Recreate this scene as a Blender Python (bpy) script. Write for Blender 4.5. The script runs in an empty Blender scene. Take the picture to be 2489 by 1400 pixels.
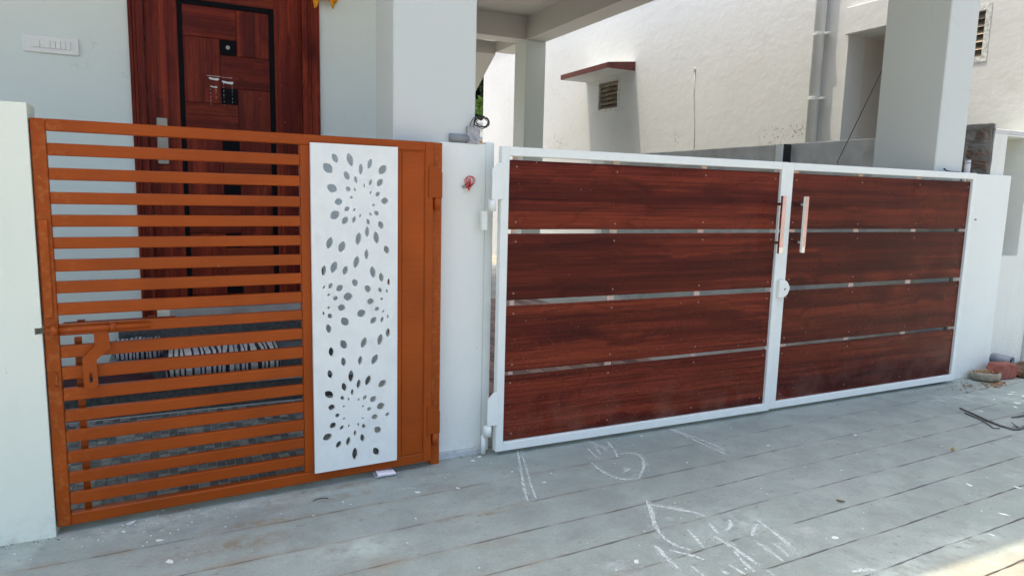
import bpy, bmesh, math, random
from mathutils import Vector, Matrix
R = math.radians
rnd = random.Random(7)
sc = bpy.context.scene
COL = sc.collection

# ---------------------------------------------------------------- camera
cam_d = bpy.data.cameras.new('camera')
cam = bpy.data.objects.new('camera', cam_d)
COL.objects.link(cam)
yaw, pitch, roll = R(26.05903205), R(7.86579255), R(1.41912459)
fwd = Vector((math.sin(yaw)*math.cos(pitch), math.cos(yaw)*math.cos(pitch), -math.sin(pitch)))
rt = Vector((math.cos(yaw), -math.sin(yaw), 0))
up = rt.cross(fwd)
rt2 = rt*math.cos(roll) + up*math.sin(roll)
up2 = -rt*math.sin(roll) + up*math.cos(roll)
M = Matrix((rt2, up2, -fwd)).transposed().to_4x4()
M.translation = Vector((0.44105575, -3.0, 1.28144168))
cam.matrix_world = M
cam_d.sensor_width = 36.0
cam_d.lens = 1675.79/2489*36.0
cam_d.clip_start = 0.05
cam_d.clip_end = 3000
sc.camera = cam

# ---------------------------------------------------------------- sky and sun
SUN_DIR = Vector((-0.15, 0.18, 1.0)).normalized()      # towards the sun
world = bpy.data.worlds.new('World'); sc.world = world; world.use_nodes = True
wn = world.node_tree; bg = wn.nodes['Background']
sky = wn.nodes.new('ShaderNodeTexSky'); sky.sky_type = 'NISHITA'; sky.sun_disc = False
sky.sun_elevation = math.asin(SUN_DIR.z); sky.sun_rotation = math.atan2(SUN_DIR.x, SUN_DIR.y) % (2*math.pi)
sky.altitude = 50; sky.air_density = 0.9; sky.dust_density = 6.0; sky.ozone_density = 0.6
wn.links.new(sky.outputs[0], bg.inputs[0]); bg.inputs[1].default_value = 0.15
sl = bpy.data.lights.new('sun', 'SUN'); sl.energy = 2.4; sl.angle = R(0.55); sl.color = (1.0, 0.88, 0.71)
so = bpy.data.objects.new('sun', sl); COL.objects.link(so)
so.rotation_euler = (-SUN_DIR).to_track_quat('-Z', 'Y').to_euler(); so.location = (0, 0, 30)
vs = sc.view_settings
vs.view_transform = 'Standard'; vs.look = 'None'; vs.gamma = 1.0; vs.use_curve_mapping = False
vs.exposure = 1.37

# ---------------------------------------------------------------- material helpers
class NT:
    def __init__(s, name):
        s.m = bpy.data.materials.new(name); s.m.use_nodes = True
        s.t = s.m.node_tree; s.b = s.t.nodes['Principled BSDF']
        s.tc = s.t.nodes.new('ShaderNodeTexCoord')
    def n(s, k, **kw):
        x = s.t.nodes.new(k)
        for a, v in kw.items(): setattr(x, a, v)
        return x
    def l(s, a, b): s.t.links.new(a, b)
    def coord(s, scale=(1,1,1), rand=False, src='Object'):
        mp = s.n('ShaderNodeMapping'); mp.inputs['Scale'].default_value = scale
        o = s.tc.outputs[src]
        if rand:
            oi = s.n('ShaderNodeObjectInfo'); c = s.n('ShaderNodeCombineXYZ')
            for i, k in enumerate((53.0, 37.0, 71.0)):
                q = s.n('ShaderNodeMath', operation='MULTIPLY'); q.inputs[1].default_value = k
                s.l(oi.outputs['Random'], q.inputs[0]); s.l(q.outputs[0], c.inputs[i])
            ad = s.n('ShaderNodeVectorMath', operation='ADD'); s.l(o, ad.inputs[0]); s.l(c.outputs[0], ad.inputs[1]); o = ad.outputs[0]
        s.l(o, mp.inputs['Vector']); return mp.outputs[0]
    def noise(s, vec, scale, detail=4, rough=.55, dist=0.0):
        x = s.n('ShaderNodeTexNoise'); x.inputs['Scale'].default_value = scale; x.inputs['Detail'].default_value = detail
        x.inputs['Roughness'].default_value = rough; x.inputs['Distortion'].default_value = dist
        s.l(vec, x.inputs['Vector']); return x.outputs['Fac']
    def ramp(s, fac, stops, interp='LINEAR'):
        x = s.n('ShaderNodeValToRGB'); e = x.color_ramp.elements; x.color_ramp.interpolation = interp
        while len(e) < len(stops): e.new(.5)
        for el, (p, c) in zip(e, stops):
            el.position = p; el.color = (c[0], c[1], c[2], 1) if hasattr(c, '__len__') else (c, c, c, 1)
        s.l(fac, x.inputs[0]); return x.outputs[0]
    def mix(s, fac, a, b, mode='MIX'):
        x = s.n('ShaderNodeMix', data_type='RGBA', blend_type=mode)
        for sock, v in ((x.inputs[0], fac), (x.inputs[6], a), (x.inputs[7], b)):
            if hasattr(v, 'is_linked'): s.l(v, sock)
            elif hasattr(v, '__len__'): sock.default_value = (v[0], v[1], v[2], 1)
            else: sock.default_value = v
        return x.outputs[2]
    def mul(s, a, b):
        x = s.n('ShaderNodeMath', operation='MULTIPLY')
        for sock, v in ((x.inputs[0], a), (x.inputs[1], b)):
            if hasattr(v, 'is_linked'): s.l(v, sock)
            else: sock.default_value = v
        return x.outputs[0]
    def bump(s, h, strength=.2, dist=.01):
        x = s.n('ShaderNodeBump'); x.inputs['Strength'].default_value = strength; x.inputs['Distance'].default_value = dist
        s.l(h, x.inputs['Height']); s.l(x.outputs[0], s.b.inputs['Normal'])
    def set(s, color=None, rough=None, metal=None, spec=None):
        for k, v in (('Base Color', color), ('Roughness', rough), ('Metallic', metal), ('Specular IOR Level', spec)):
            if v is None: continue
            if hasattr(v, 'is_linked'): s.l(v, s.b.inputs[k])
            elif hasattr(v, '__len__'): s.b.inputs[k].default_value = (v[0], v[1], v[2], 1)
            else: s.b.inputs[k].default_value = v
        return s.m

def plain(name, c, rough=.5, metal=0., var=.12, scale=30, bump=0., spec=None):
    t = NT(name); v = t.coord(rand=True)
    f = t.noise(v, scale, 5)
    a = tuple(x*(1-var) for x in c); b = tuple(min(1, x*(1+var)) for x in c)
    col = t.ramp(f, [(.3, a), (.7, b)])
    if bump: t.bump(t.noise(v, scale*4, 4), bump, .004)
    return t.set(col, rough, metal, spec)

def wall_paint(name, c, bump=.15, grime=.25, dirt=(.42,.40,.36)):
    t = NT(name); v = t.coord(src='Object')
    big = t.noise(v, 1.3, 4); fine = t.noise(v, 60, 6, .6); mid = t.noise(t.coord((3,3,.6)), 2.2, 5)
    a = tuple(x*.955 for x in c)
    col = t.mix(t.ramp(big, [(.3, 0), (.7, 1)]), a, c)
    col = t.mix(t.mul(t.ramp(mid, [(.52, 0), (.75, 1)]), grime), col, tuple(x*y for x, y in zip(c, (.86,.87,.86))))
    sp = t.noise(v, 46, 3)
    col = t.mix(t.mul(t.ramp(sp, [(.745, 0), (.77, 1)]), .5), col, dirt)
    # splashed dirt close to the ground
    sx = t.n('ShaderNodeSeparateXYZ'); t.l(t.tc.outputs['Object'], sx.inputs[0])
    low = t.ramp(sx.outputs[2], [(0.0, 1), (.12, 0)])
    col = t.mix(t.mul(t.mul(low, t.ramp(t.noise(v, 17, 6, .7), [(.45, 0), (.66, 1)])), .5), col, dirt)
    vo = t.n('ShaderNodeTexVoronoi', feature='DISTANCE_TO_EDGE'); vo.inputs['Scale'].default_value = 1.15; vo.inputs['Randomness'].default_value = 1
    wv = t.n('ShaderNodeVectorMath', operation='MULTIPLY_ADD'); cw = t.n('ShaderNodeCombineXYZ'); wn_ = t.noise(v, 5, 5, .6)
    for i in range(3): t.l(wn_, cw.inputs[i])
    t.l(cw.outputs[0], wv.inputs[0]); wv.inputs[1].default_value = (.5, .5, .5); t.l(v, wv.inputs[2]); t.l(wv.outputs[0], vo.inputs['Vector'])
    crack = t.mul(t.ramp(vo.outputs['Distance'], [(.0, 1), (.0035, 0)]), t.ramp(t.noise(v, 1.7, 3), [(.54, 0), (.60, 1)]))
    col = t.mix(t.mul(crack, .45), col, (.45,.44,.41))
    t.bump(t.mix(.55, fine, t.noise(v, 3.2, 5, .6)), bump*1.6, .012)
    return t.set(col, .62)

def stucco(name, c):
    t = NT(name); v = t.coord()
    rough = t.noise(v, 9, 8, .62); tro = t.noise(t.coord((1,1,2.2)), 3.0, 6, .6, .6); big = t.noise(v, .8, 5)
    col = t.mix(t.ramp(big, [(.32, 0), (.7, 1)]), tuple(x*.92 for x in c), c)
    col = t.mix(t.mul(t.ramp(tro, [(.56, 0), (.72, 1)]), .45), col, (c[0]*.84, c[1]*.80, c[2]*.74))
    # brown spatter in two patches low on the wall
    sx = t.n('ShaderNodeSeparateXYZ'); t.l(t.tc.outputs['Object'], sx.inputs[0])
    patch = None
    for cy, cz, ry, rz in ((2.75, 1.98, .55, .20), (4.65, 2.05, .12, .12), (7.9, 2.2, .5, .2)):
        vm = t.n('ShaderNodeVectorMath', operation='SUBTRACT'); t.l(t.tc.outputs['Object'], vm.inputs[0]); vm.inputs[1].default_value = (6.6, cy, cz)
        sca = t.n('ShaderNodeVectorMath', operation='MULTIPLY'); t.l(vm.outputs[0], sca.inputs[0]); sca.inputs[1].default_value = (0, 1/ry, 1/rz)
        ln = t.n('ShaderNodeVectorMath', operation='LENGTH'); t.l(sca.outputs[0], ln.inputs[0])
        g = t.ramp(ln.outputs['Value'], [(.2, 1), (1.0, 0)])
        if patch is None: patch = g
        else: patch = t.mix(1.0, patch, g, 'ADD')
    spat = t.ramp(t.noise(v, 34, 2, .4), [(.61, 0), (.65, 1)])
    col = t.mix(t.mul(t.mul(patch, spat), .8), col, (.16, .13, .10))
    t.bump(t.mix(.35, rough, tro), .30, .02)
    return t.set(col, .85)

def wood(name, axis, dark, mid, light, rough=.28, stretch=1.0, dusty=False):
    t = NT(name)
    s = {'X': (.16, 3.0, 5.5), 'Z': (7.0, 3.0, .40)}[axis]
    v0 = t.coord((1,1,1), rand=True)
    warp = t.noise(v0, 1.6*stretch, 3)
    def sv(k):
        mp = t.n('ShaderNodeMapping'); mp.inputs['Scale'].default_value = tuple(x*k for x in s)
        t.l(v0, mp.inputs['Vector'])
        ad = t.n('ShaderNodeVectorMath', operation='MULTIPLY_ADD')
        cw = t.n('ShaderNodeCombineXYZ')
        for i in range(3): t.l(warp, cw.inputs[i])
        t.l(cw.outputs[0], ad.inputs[0]); ad.inputs[1].default_value = (.75, .75, .75); t.l(mp.outputs[0], ad.inputs[2])
        return ad.outputs[0]
    band = t.noise(sv(1.0), 1.35, 5, .62, .5)
    # cathedral figure: thin contour lines of a slow field
    fld = t.noise(sv(.55), .9, 2, .45, .3)
    w = t.n('ShaderNodeMath', operation='MULTIPLY'); w.inputs[1].default_value = 13.0; t.l(fld, w.inputs[0])
    fr = t.n('ShaderNodeMath', operation='FRACT'); t.l(w.outputs[0], fr.inputs[0])
    lines = t.ramp(fr.outputs[0], [(0, .0), (.10, .75), (.30, 0), (1, .0)])
    fib = t.noise(t.coord({'X': (1.6, 40, 130), 'Z': (130, 40, 1.6)}[axis], rand=True), 1.0, 3, .6)
    streak = t.noise(t.coord({'X': (.5, 3, 30), 'Z': (30, 3, .6)}[axis], rand=True), 1.0, 5, .62, .25)
    col = t.ramp(band, [(.28, dark), (.45, mid), (.60, light), (.74, mid)])
    col = t.mix(t.mul(t.ramp(streak, [(.36, 1), (.55, 0)]), .5), col, tuple(x*.75 for x in dark))
    col = t.mix(t.mul(t.ramp(streak, [(.55, 0), (.75, 1)]), .35), col, tuple(x*1.1 for x in light))
    col = t.mix(t.mul(lines, .38), col, tuple(x*.55 for x in dark))
    col = t.mix(t.mul(t.ramp(fib, [(.42, 0), (.68, 1)]), .5), col, tuple(x*.6 for x in dark))
    oi = t.n('ShaderNodeObjectInfo'); col = t.mix(t.ramp(oi.outputs['Random'], [(0, .30), (1, 0)]), col, (.042,.017,.010))
    # dust and scuffs
    sp = t.noise(v0, 55, 2)
    col = t.mix(t.mul(t.ramp(sp, [(.755, 0), (.775, 1)]), .5), col, (.55, .42, .34))
    if dusty:
        sz = t.n('ShaderNodeSeparateXYZ'); t.l(t.tc.outputs['Object'], sz.inputs[0])
        low = t.ramp(sz.outputs[2], [(.03, 1), (.75, .12)])
        ds = t.ramp(t.noise(v0, 75, 3, .6), [(.635, 0), (.67, 1)])
        col = t.mix(t.mul(t.mul(low, ds), .28), col, (.42,.27,.20))
        haze_ = t.mul(t.ramp(sz.outputs[2], [(.04, 1), (.30, 0)]), t.ramp(t.noise(v0, 4, 6, .65), [(.45, 0), (.7, 1)]))
        col = t.mix(t.mul(haze_, .30), col, (.30,.19,.14))
    rg = t.ramp(t.noise(v0, 5, 5), [(.3, rough*.75), (.7, rough*1.5)])
    t.bump(fib, .05, .002)
    return t.set(col, rg, spec=.12)

def orange_paint(name, c=(.355,.069,.006)):
    t = NT(name); v = t.coord(rand=True)
    br = t.noise(t.coord((1.5, 20, 60), rand=True), 3, 4, .6); big = t.noise(v, 3, 4)
    col = t.mix(t.ramp(big, [(.35, 0), (.68, 1)]), tuple(x*.82 for x in c), tuple(x*1.08 for x in c))
    col = t.mix(t.mul(t.ramp(br, [(.48, 0), (.70, 1)]), .34), col, tuple(x*.66 for x in c))
    col = t.mix(t.mul(t.ramp(br, [(.28, 1), (.42, 0)]), .22), col, (c[0]*1.15, c[1]*1.35, c[2]*2.2))
    sp = t.noise(v, 38, 2)
    col = t.mix(t.mul(t.ramp(sp, [(.77, 0), (.79, 1)]), .45), col, (.62, .36, .2))
    sxo = t.n('ShaderNodeSeparateXYZ'); t.l(t.tc.outputs['Object'], sxo.inputs[0])
    jn = t.mul(t.ramp(sxo.outputs[0], [(.02, 1), (.16, 0)]), t.ramp(t.noise(v, 45, 4, .65), [(.50, 0), (.66, 1)]))
    col = t.mix(t.mul(jn, .4), col, (.52,.19,.05))
    t.bump(t.mix(.5, br, t.noise(v, 90, 3)), .22, .003)
    return t.set(col, .33, spec=.22)

def concrete(name):
    t = NT(name); v = t.coord(src='Object')
    big = t.noise(v, .9, 6, .6); mid = t.noise(v, 5, 8, .65); fine = t.noise(v, 60, 6, .7); tro = t.noise(t.coord((2.0, 2.6, 1)), 2.6, 7, .66, .6)
    col = t.mix(t.ramp(big, [(.3, 0), (.7, 1)]), (.275,.335,.303), (.358,.42,.384))
    col = t.mix(t.mul(t.ramp(mid, [(.38, 1), (.58, 0)]), .45), col, (.21,.25,.232))
    col = t.mix(t.mul(t.ramp(tro, [(.53, 0), (.70, 1)]), .45), col, (.42,.49,.45))
    col = t.mix(t.mul(t.ramp(tro, [(.30, 1), (.42, 0)]), .45), col, (.22,.24,.228))
    pit = t.ramp(t.noise(v, 26, 4, .6), [(.30, 1), (.345, 0)])
    col = t.mix(t.mul(pit, .6), col, (.2,.205,.19))
    pit2 = t.ramp(t.noise(t.coord((30, 90, 1)), 1.5, 3, .6), [(.28, 1), (.33, 0)])
    col = t.mix(t.mul(pit2, .4), col, (.18,.18,.17))
    grit = t.noise(v, 120, 3, .7)
    col = t.mix(t.mul(t.ramp(grit, [(.30, 1), (.46, 0)]), .45), col, (.22,.235,.225))
    col = t.mix(t.mul(t.ramp(grit, [(.60, 0), (.75, 1)]), .35), col, (.62,.65,.63))
    # earthy stains, mostly before the small gate
    sx = t.n('ShaderNodeSeparateXYZ'); t.l(t.tc.outputs['Object'], sx.inputs[0])
    mr = t.n('ShaderNodeMapRange'); mr.inputs[1].default_value = .2; mr.inputs[2].default_value = 2.6; mr.inputs[3].default_value = 1; mr.inputs[4].default_value = .12
    t.l(sx.outputs[0], mr.inputs[0])
    st = t.ramp(t.noise(t.coord((1.3, 1.7, 1)), 2.8, 7, .7), [(.54, 0), (.68, 1)])
    col = t.mix(t.mul(t.mul(st, mr.outputs[0]), .5), col, (.27,.215,.14))
    at = t.n('ShaderNodeAttribute'); at.attribute_name = 'edge'
    ed = t.mul(t.ramp(at.outputs['Fac'], [(.15, 0), (1, 1)]), t.ramp(t.noise(t.coord((1.5, 4, 1)), 4, 6, .7), [(.42, 0), (.62, 1)]))
    col = t.mix(t.mul(t.mul(ed, mr.outputs[0]), .8), col, (.31,.25,.16))
    col = t.mix(t.mul(t.ramp(at.outputs['Fac'], [(.8, 0), (1, .3)]), t.ramp(t.noise(v, 30, 3), [(.35, .3), (.65, 1)])), col, (.24,.22,.18))
    def patches(lst, lo, hi, nz):
        acc = None
        for cx, cy, ax, ay in lst:
            vm = t.n('ShaderNodeVectorMath', operation='SUBTRACT'); t.l(t.tc.outputs['Object'], vm.inputs[0]); vm.inputs[1].default_value = (cx, cy, 0)
            sca = t.n('ShaderNodeVectorMath', operation='MULTIPLY'); t.l(vm.outputs[0], sca.inputs[0]); sca.inputs[1].default_value = (1/ax, 1/ay, 0)
            ln = t.n('ShaderNodeVectorMath', operation='LENGTH'); t.l(sca.outputs[0], ln.inputs[0])
            g_ = t.ramp(ln.outputs['Value'], [(.1, 1), (1.0, 0)]); acc = g_ if acc is None else t.mix(1.0, acc, g_, 'ADD')
        return t.mul(acc, t.ramp(t.noise(v, nz, 7, .72), [(lo, 0), (hi, 1)]))
    wp = patches([(.22,-.13,.36,.12),(.75,-.10,.5,.07),(5.15,-.24,.5,.16),(5.6,-.42,.45,.16),(2.45,-1.02,.25,.16),(2.72,-1.55,.4,.12),(3.2,-1.5,.3,.1),(-.35,-.25,.4,.2),(1.0,-.62,.25,.12)], .40, .62, 13)
    col = t.mix(t.mul(wp, .7), col, (.54,.64,.575))
    bp = patches([(.60,-.27,.16,.05),(.78,-.28,.16,.045),(1.12,-.06,.2,.03),(1.42,.02,.18,.05),(.55,-.42,.35,.09),(1.55,-.55,.3,.03),(1.0,-.16,.3,.05)], .42, .60, 19)
    col = t.mix(t.mul(bp, .7), col, (.25,.18,.095))
    wh = t.ramp(t.noise(t.coord((1,1.5,1)), 2.1, 9, .75), [(.62, 0), (.70, 1)])
    col = t.mix(t.mul(wh, .35), col, (.66,.70,.68))
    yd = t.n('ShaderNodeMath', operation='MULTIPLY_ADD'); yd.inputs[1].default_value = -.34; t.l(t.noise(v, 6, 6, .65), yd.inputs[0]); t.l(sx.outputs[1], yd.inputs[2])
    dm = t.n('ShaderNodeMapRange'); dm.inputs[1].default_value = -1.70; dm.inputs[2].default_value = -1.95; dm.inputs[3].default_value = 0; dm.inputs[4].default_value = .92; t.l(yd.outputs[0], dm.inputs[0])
    col = t.mix(dm.outputs[0], col, t.ramp(t.noise(v, 22, 7, .7), [(.3, (.235,.185,.125)), (.7, (.345,.285,.205))]))  # warm sunlit tan of the outer street strip painted into the colour
    t.bump(t.mix(.5, mid, fine), .35, .008)
    return t.set(col, .85)

def rag(name, darks, lights, width):
    t = NT(name); sx = t.n('ShaderNodeSeparateXYZ'); t.l(t.tc.outputs['Object'], sx.inputs[0])
    wob = t.noise(t.coord((1, .08, .08)), 11, 2)
    a = t.n('ShaderNodeMath', operation='MULTIPLY_ADD'); a.inputs[1].default_value = width*3.0; t.l(wob, a.inputs[0]); t.l(sx.outputs[0], a.inputs[2])
    d = t.n('ShaderNodeMath', operation='DIVIDE'); d.inputs[1].default_value = width; t.l(a.outputs[0], d.inputs[0])
    fl = t.n('ShaderNodeMath', operation='FLOOR'); t.l(d.outputs[0], fl.inputs[0])
    fr = t.n('ShaderNodeMath', operation='FRACT'); t.l(d.outputs[0], fr.inputs[0])
    wz = t.n('ShaderNodeTexWhiteNoise', noise_dimensions='1D'); t.l(fl.outputs[0], wz.inputs['W'])
    k = len(darks); dk = t.ramp(wz.outputs['Value'], [(i/k, c) for i, c in enumerate(darks)], 'CONSTANT')
    k = len(lights); lt = t.ramp(wz.outputs['Value'], [(i/k, c) for i, c in enumerate(lights)], 'CONSTANT')
    col = t.mix(t.ramp(fr.outputs[0], [(0, 0), (.40, 1)], 'CONSTANT'), dk, lt)
    col = t.mix(t.mul(t.ramp(t.noise(t.coord(), 130, 3), [(.45, 0), (.68, 1)]), .35), col, (.10,.10,.12))
    t.bump(t.noise(t.coord(), 90, 3), .6, .006)
    return t.set(col, .95)

def stripes_rag(name, cols, width, axis=0):
    t = NT(name); sx = t.n('ShaderNodeSeparateXYZ'); t.l(t.tc.outputs['Object'], sx.inputs[0])
    wob = t.noise(t.coord(), 22, 3)
    a = t.n('ShaderNodeMath', operation='MULTIPLY_ADD'); a.inputs[1].default_value = width*.9; t.l(wob, a.inputs[0]); t.l(sx.outputs[axis], a.inputs[2])
    d = t.n('ShaderNodeMath', operation='DIVIDE'); d.inputs[1].default_value = width; t.l(a.outputs[0], d.inputs[0])
    fl = t.n('ShaderNodeMath', operation='FLOOR'); t.l(d.outputs[0], fl.inputs[0])
    wnz = t.n('ShaderNodeTexWhiteNoise', noise_dimensions='1D'); t.l(fl.outputs[0], wnz.inputs['W'])
    k = len(cols); col = t.ramp(wnz.outputs['Value'], [(i/k, c) for i, c in enumerate(cols)], 'CONSTANT')
    col = t.mix(t.mul(t.ramp(t.noise(t.coord(), 130, 3), [(.4, 0), (.65, 1)]), .45), col, (.12,.12,.14))
    t.bump(t.noise(t.coord(), 90, 3), .6, .006)
    return t.set(col, .95)

MAT = {}
MAT['white'] = wall_paint('white_wall_paint', (.83,.895,.835))
MAT['weathered'] = wall_paint('weathered_white_paint', (.77,.81,.745), .5, .6, (.36,.34,.31))
MAT['cream'] = wall_paint('cream_wall_paint', (.81,.89,.76))
MAT['house'] = wall_paint('house_wall_paint', (.80,.895,.835), .1, .12)
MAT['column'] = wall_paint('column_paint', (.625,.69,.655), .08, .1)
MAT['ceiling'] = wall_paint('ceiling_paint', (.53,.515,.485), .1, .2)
MAT['stucco'] = stucco('neighbour_stucco', (.575,.605,.60))
MAT['cement'] = plain('bare_cement', (.56,.585,.57), .85, var=.22, scale=4, bump=.35)
MAT['cement_dark'] = plain('raw_cement', (.20,.20,.185), .9, var=.35, scale=9, bump=.6)
MAT['orange'] = orange_paint('orange_enamel')
MAT['whitesteel'] = plain('white_enamel', (.81,.885,.835), .35, var=.03, scale=12, bump=.08)
MAT['wood_x'] = wood('laminate_grain_along', 'X', (.040,.0070,.0058), (.112,.0160,.0105), (.235,.041,.0185), dusty=True)
MAT['door_x'] = wood('door_veneer_across', 'X', (.085,.012,.008), (.19,.025,.0135), (.31,.05,.020), .34, 2.2)
MAT['door_z'] = wood('door_veneer_upright', 'Z', (.080,.011,.008), (.19,.024,.0135), (.33,.05,.020), .34, 2.2)
MAT['black'] = plain('black_inlay', (.004,.005,.007), .5, var=.1, spec=.08)
MAT['blackpipe'] = plain('black_plastic', (.012,.013,.015), .35, var=.1)
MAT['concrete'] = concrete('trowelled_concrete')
MAT['dirt'] = plain('joint_dirt', (.15,.14,.115), .95, var=.45, scale=14, bump=.6)
MAT['granite'] = plain('dark_granite', (.085,.098,.102), .32, var=.45, scale=45)
MAT['marble'] = plain('grey_marble', (.40,.40,.38), .35, var=.22, scale=6)
MAT['steel'] = plain('brushed_nickel', (.33,.31,.26), .38, .7, var=.06)
MAT['chrome'] = plain('polished_steel', (.72,.72,.70), .12, 1.0, var=.03)
MAT['reflection'] = plain('salmon_reflection', (.80,.52,.43), .22, .25, var=.10, scale=18)
MAT['strap'] = plain('beige_strap', (.68,.53,.45), .45, var=.1)
MAT['screw'] = plain('screw_heads', (.30,.15,.11), .5, .0)
MAT['plastic'] = plain('white_plastic', (.87,.90,.86), .35, var=.02)
MAT['pvc'] = plain('white_pvc_pipe', (.60,.64,.65), .4, var=.04, scale=5)
MAT['greypvc'] = plain('grey_pvc_pipe', (.26,.29,.31), .45, var=.2, scale=12)
MAT['maroon'] = plain('red_oxide_paint', (.115,.028,.020), .6, var=.3, scale=14)
MAT['louvre'] = plain('dusty_louvre_glass', (.30,.25,.19), .35, var=.25, scale=8)
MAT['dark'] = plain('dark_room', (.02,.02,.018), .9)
MAT['frame_old'] = plain('weathered_frame', (.50,.53,.52), .7, var=.4, scale=40)
MAT['red'] = plain('red_cable', (.62,.03,.03), .35)
MAT['cloth'] = plain('marigold_cloth', (.85,.38,.015), .85, var=.15, scale=25)
MAT['paper'] = plain('white_paper', (.78,.77,.82), .8, var=.04)
MAT['foil'] = plain('crumpled_grey_plastic', (.40,.42,.43), .35, .2, var=.35, scale=40, bump=.7)
MAT['brick'] = plain('red_brick', (.27,.09,.065), .9, var=.3, scale=30, bump=.5)
MAT['husk'] = plain('weathered_clay', (.31,.29,.22), .9, var=.3, scale=18, bump=.6)
MAT['chips'] = plain('dry_husk_chips', (.36,.22,.11), .9, var=.5, scale=60)
MAT['soil'] = plain('brown_soil', (.14,.085,.045), .95, var=.5, scale=40, bump=.8)
MAT['bark'] = plain('grey_twig', (.11,.115,.108), .8, var=.3, scale=50)
MAT['leafgreen'] = plain('green_leaf', (.07,.16,.02), .5, var=.4, scale=6)
MAT['leafdark'] = plain('dark_green_leaf', (.014,.032,.010), .6, var=.4, scale=4)
MAT['leafyellow'] = plain('dry_yellow_leaf', (.42,.24,.03), .7)
MAT['leafbrown'] = plain('dry_brown_leaf', (.17,.12,.05), .8)
MAT['drop'] = plain('dried_white_paint', (.74,.82,.78), .5, var=.03)
MAT['tan'] = plain('tan_plaster', (.52,.35,.20), .85, var=.2, scale=3)
MAT['redtile'] = plain('dark_red_tile', (.13,.025,.02), .4, var=.15)
MAT['pinktile'] = plain('pink_tile', (.38,.22,.19), .5, var=.12)
MAT['tile_a'] = plain('slate_tile_dark', (.105,.128,.142), .4, var=.3, scale=40)
MAT['tile_b'] = plain('slate_tile_mid', (.16,.19,.205), .45, var=.3, scale=40)
MAT['tile_c'] = plain('slate_tile_light', (.25,.28,.285), .5, var=.3, scale=40)
MAT['grout'] = plain('pale_grout', (.50,.56,.56), .9, var=.15)
MAT['rag'] = rag('striped_rag_weave', [(.015,.02,.06),(.02,.025,.04),(.03,.02,.03),(.04,.08,.035),(.012,.018,.05)], [(.72,.72,.74),(.60,.62,.66),(.66,.50,.52),(.75,.74,.72),(.52,.56,.58),(.70,.70,.66)], .034)
MAT['rag2'] = rag('black_white_weave', [(.012,.014,.03),(.02,.02,.03)], [(.55,.56,.60),(.42,.44,.48)], .022)
MAT['maroonrag'] = plain('maroon_weave', (.045,.012,.020), .95, var=.5, scale=120, bump=.8)
def perf():
    t = NT('brushed_white_sheet'); v = t.coord()
    st = t.noise(t.coord((3, 1, 2.2)), 3, 6, .65); bl = t.noise(v, 7, 6, .65)
    col = t.mix(t.ramp(st, [(.42, 0), (.72, 1)]), (.82,.885,.84), (.745,.805,.77))
    col = t.mix(t.mul(t.ramp(bl, [(.58, 0), (.74, 1)]), .5), col, (.58,.62,.63))
    t.bump(st, .1, .003); return t.set(col, .42)
MAT['perf'] = perf()
MAT['mossbrick'] = plain('exposed_brick', (.17,.12,.095), .95, var=.45, scale=14, bump=.8)
MAT['yard'] = plain('driveway_concrete', (.55,.56,.54), .8, var=.2, scale=3, bump=.2)
MAT['yardsoil'] = plain('packed_yard_earth', (.27,.25,.215), .95, var=.25, scale=2, bump=.4)
def chalkmat():
    t = NT('chalk_dust'); v = t.coord()
    a = t.ramp(t.noise(v, 85, 5, .75), [(.33, 0), (.52, .9)]); b = t.ramp(t.noise(v, 8, 4), [(.32, .5), (.52, 1)])
    t.l(t.mul(a, b), t.b.inputs['Alpha']); return t.set((.68,.77,.73), .95)
MAT['chalk'] = chalkmat()
def chalksoft():
    t = NT('chalk_smudge'); v = t.coord()
    a = t.ramp(t.noise(v, 30, 6, .75), [(.42, 0), (.66, .5)]); b = t.ramp(t.noise(v, 5, 3), [(.38, 0), (.62, 1)])
    t.l(t.mul(a, b), t.b.inputs['Alpha']); return t.set((.66,.75,.71), .95)
MAT['chalksoft'] = chalksoft()

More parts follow.
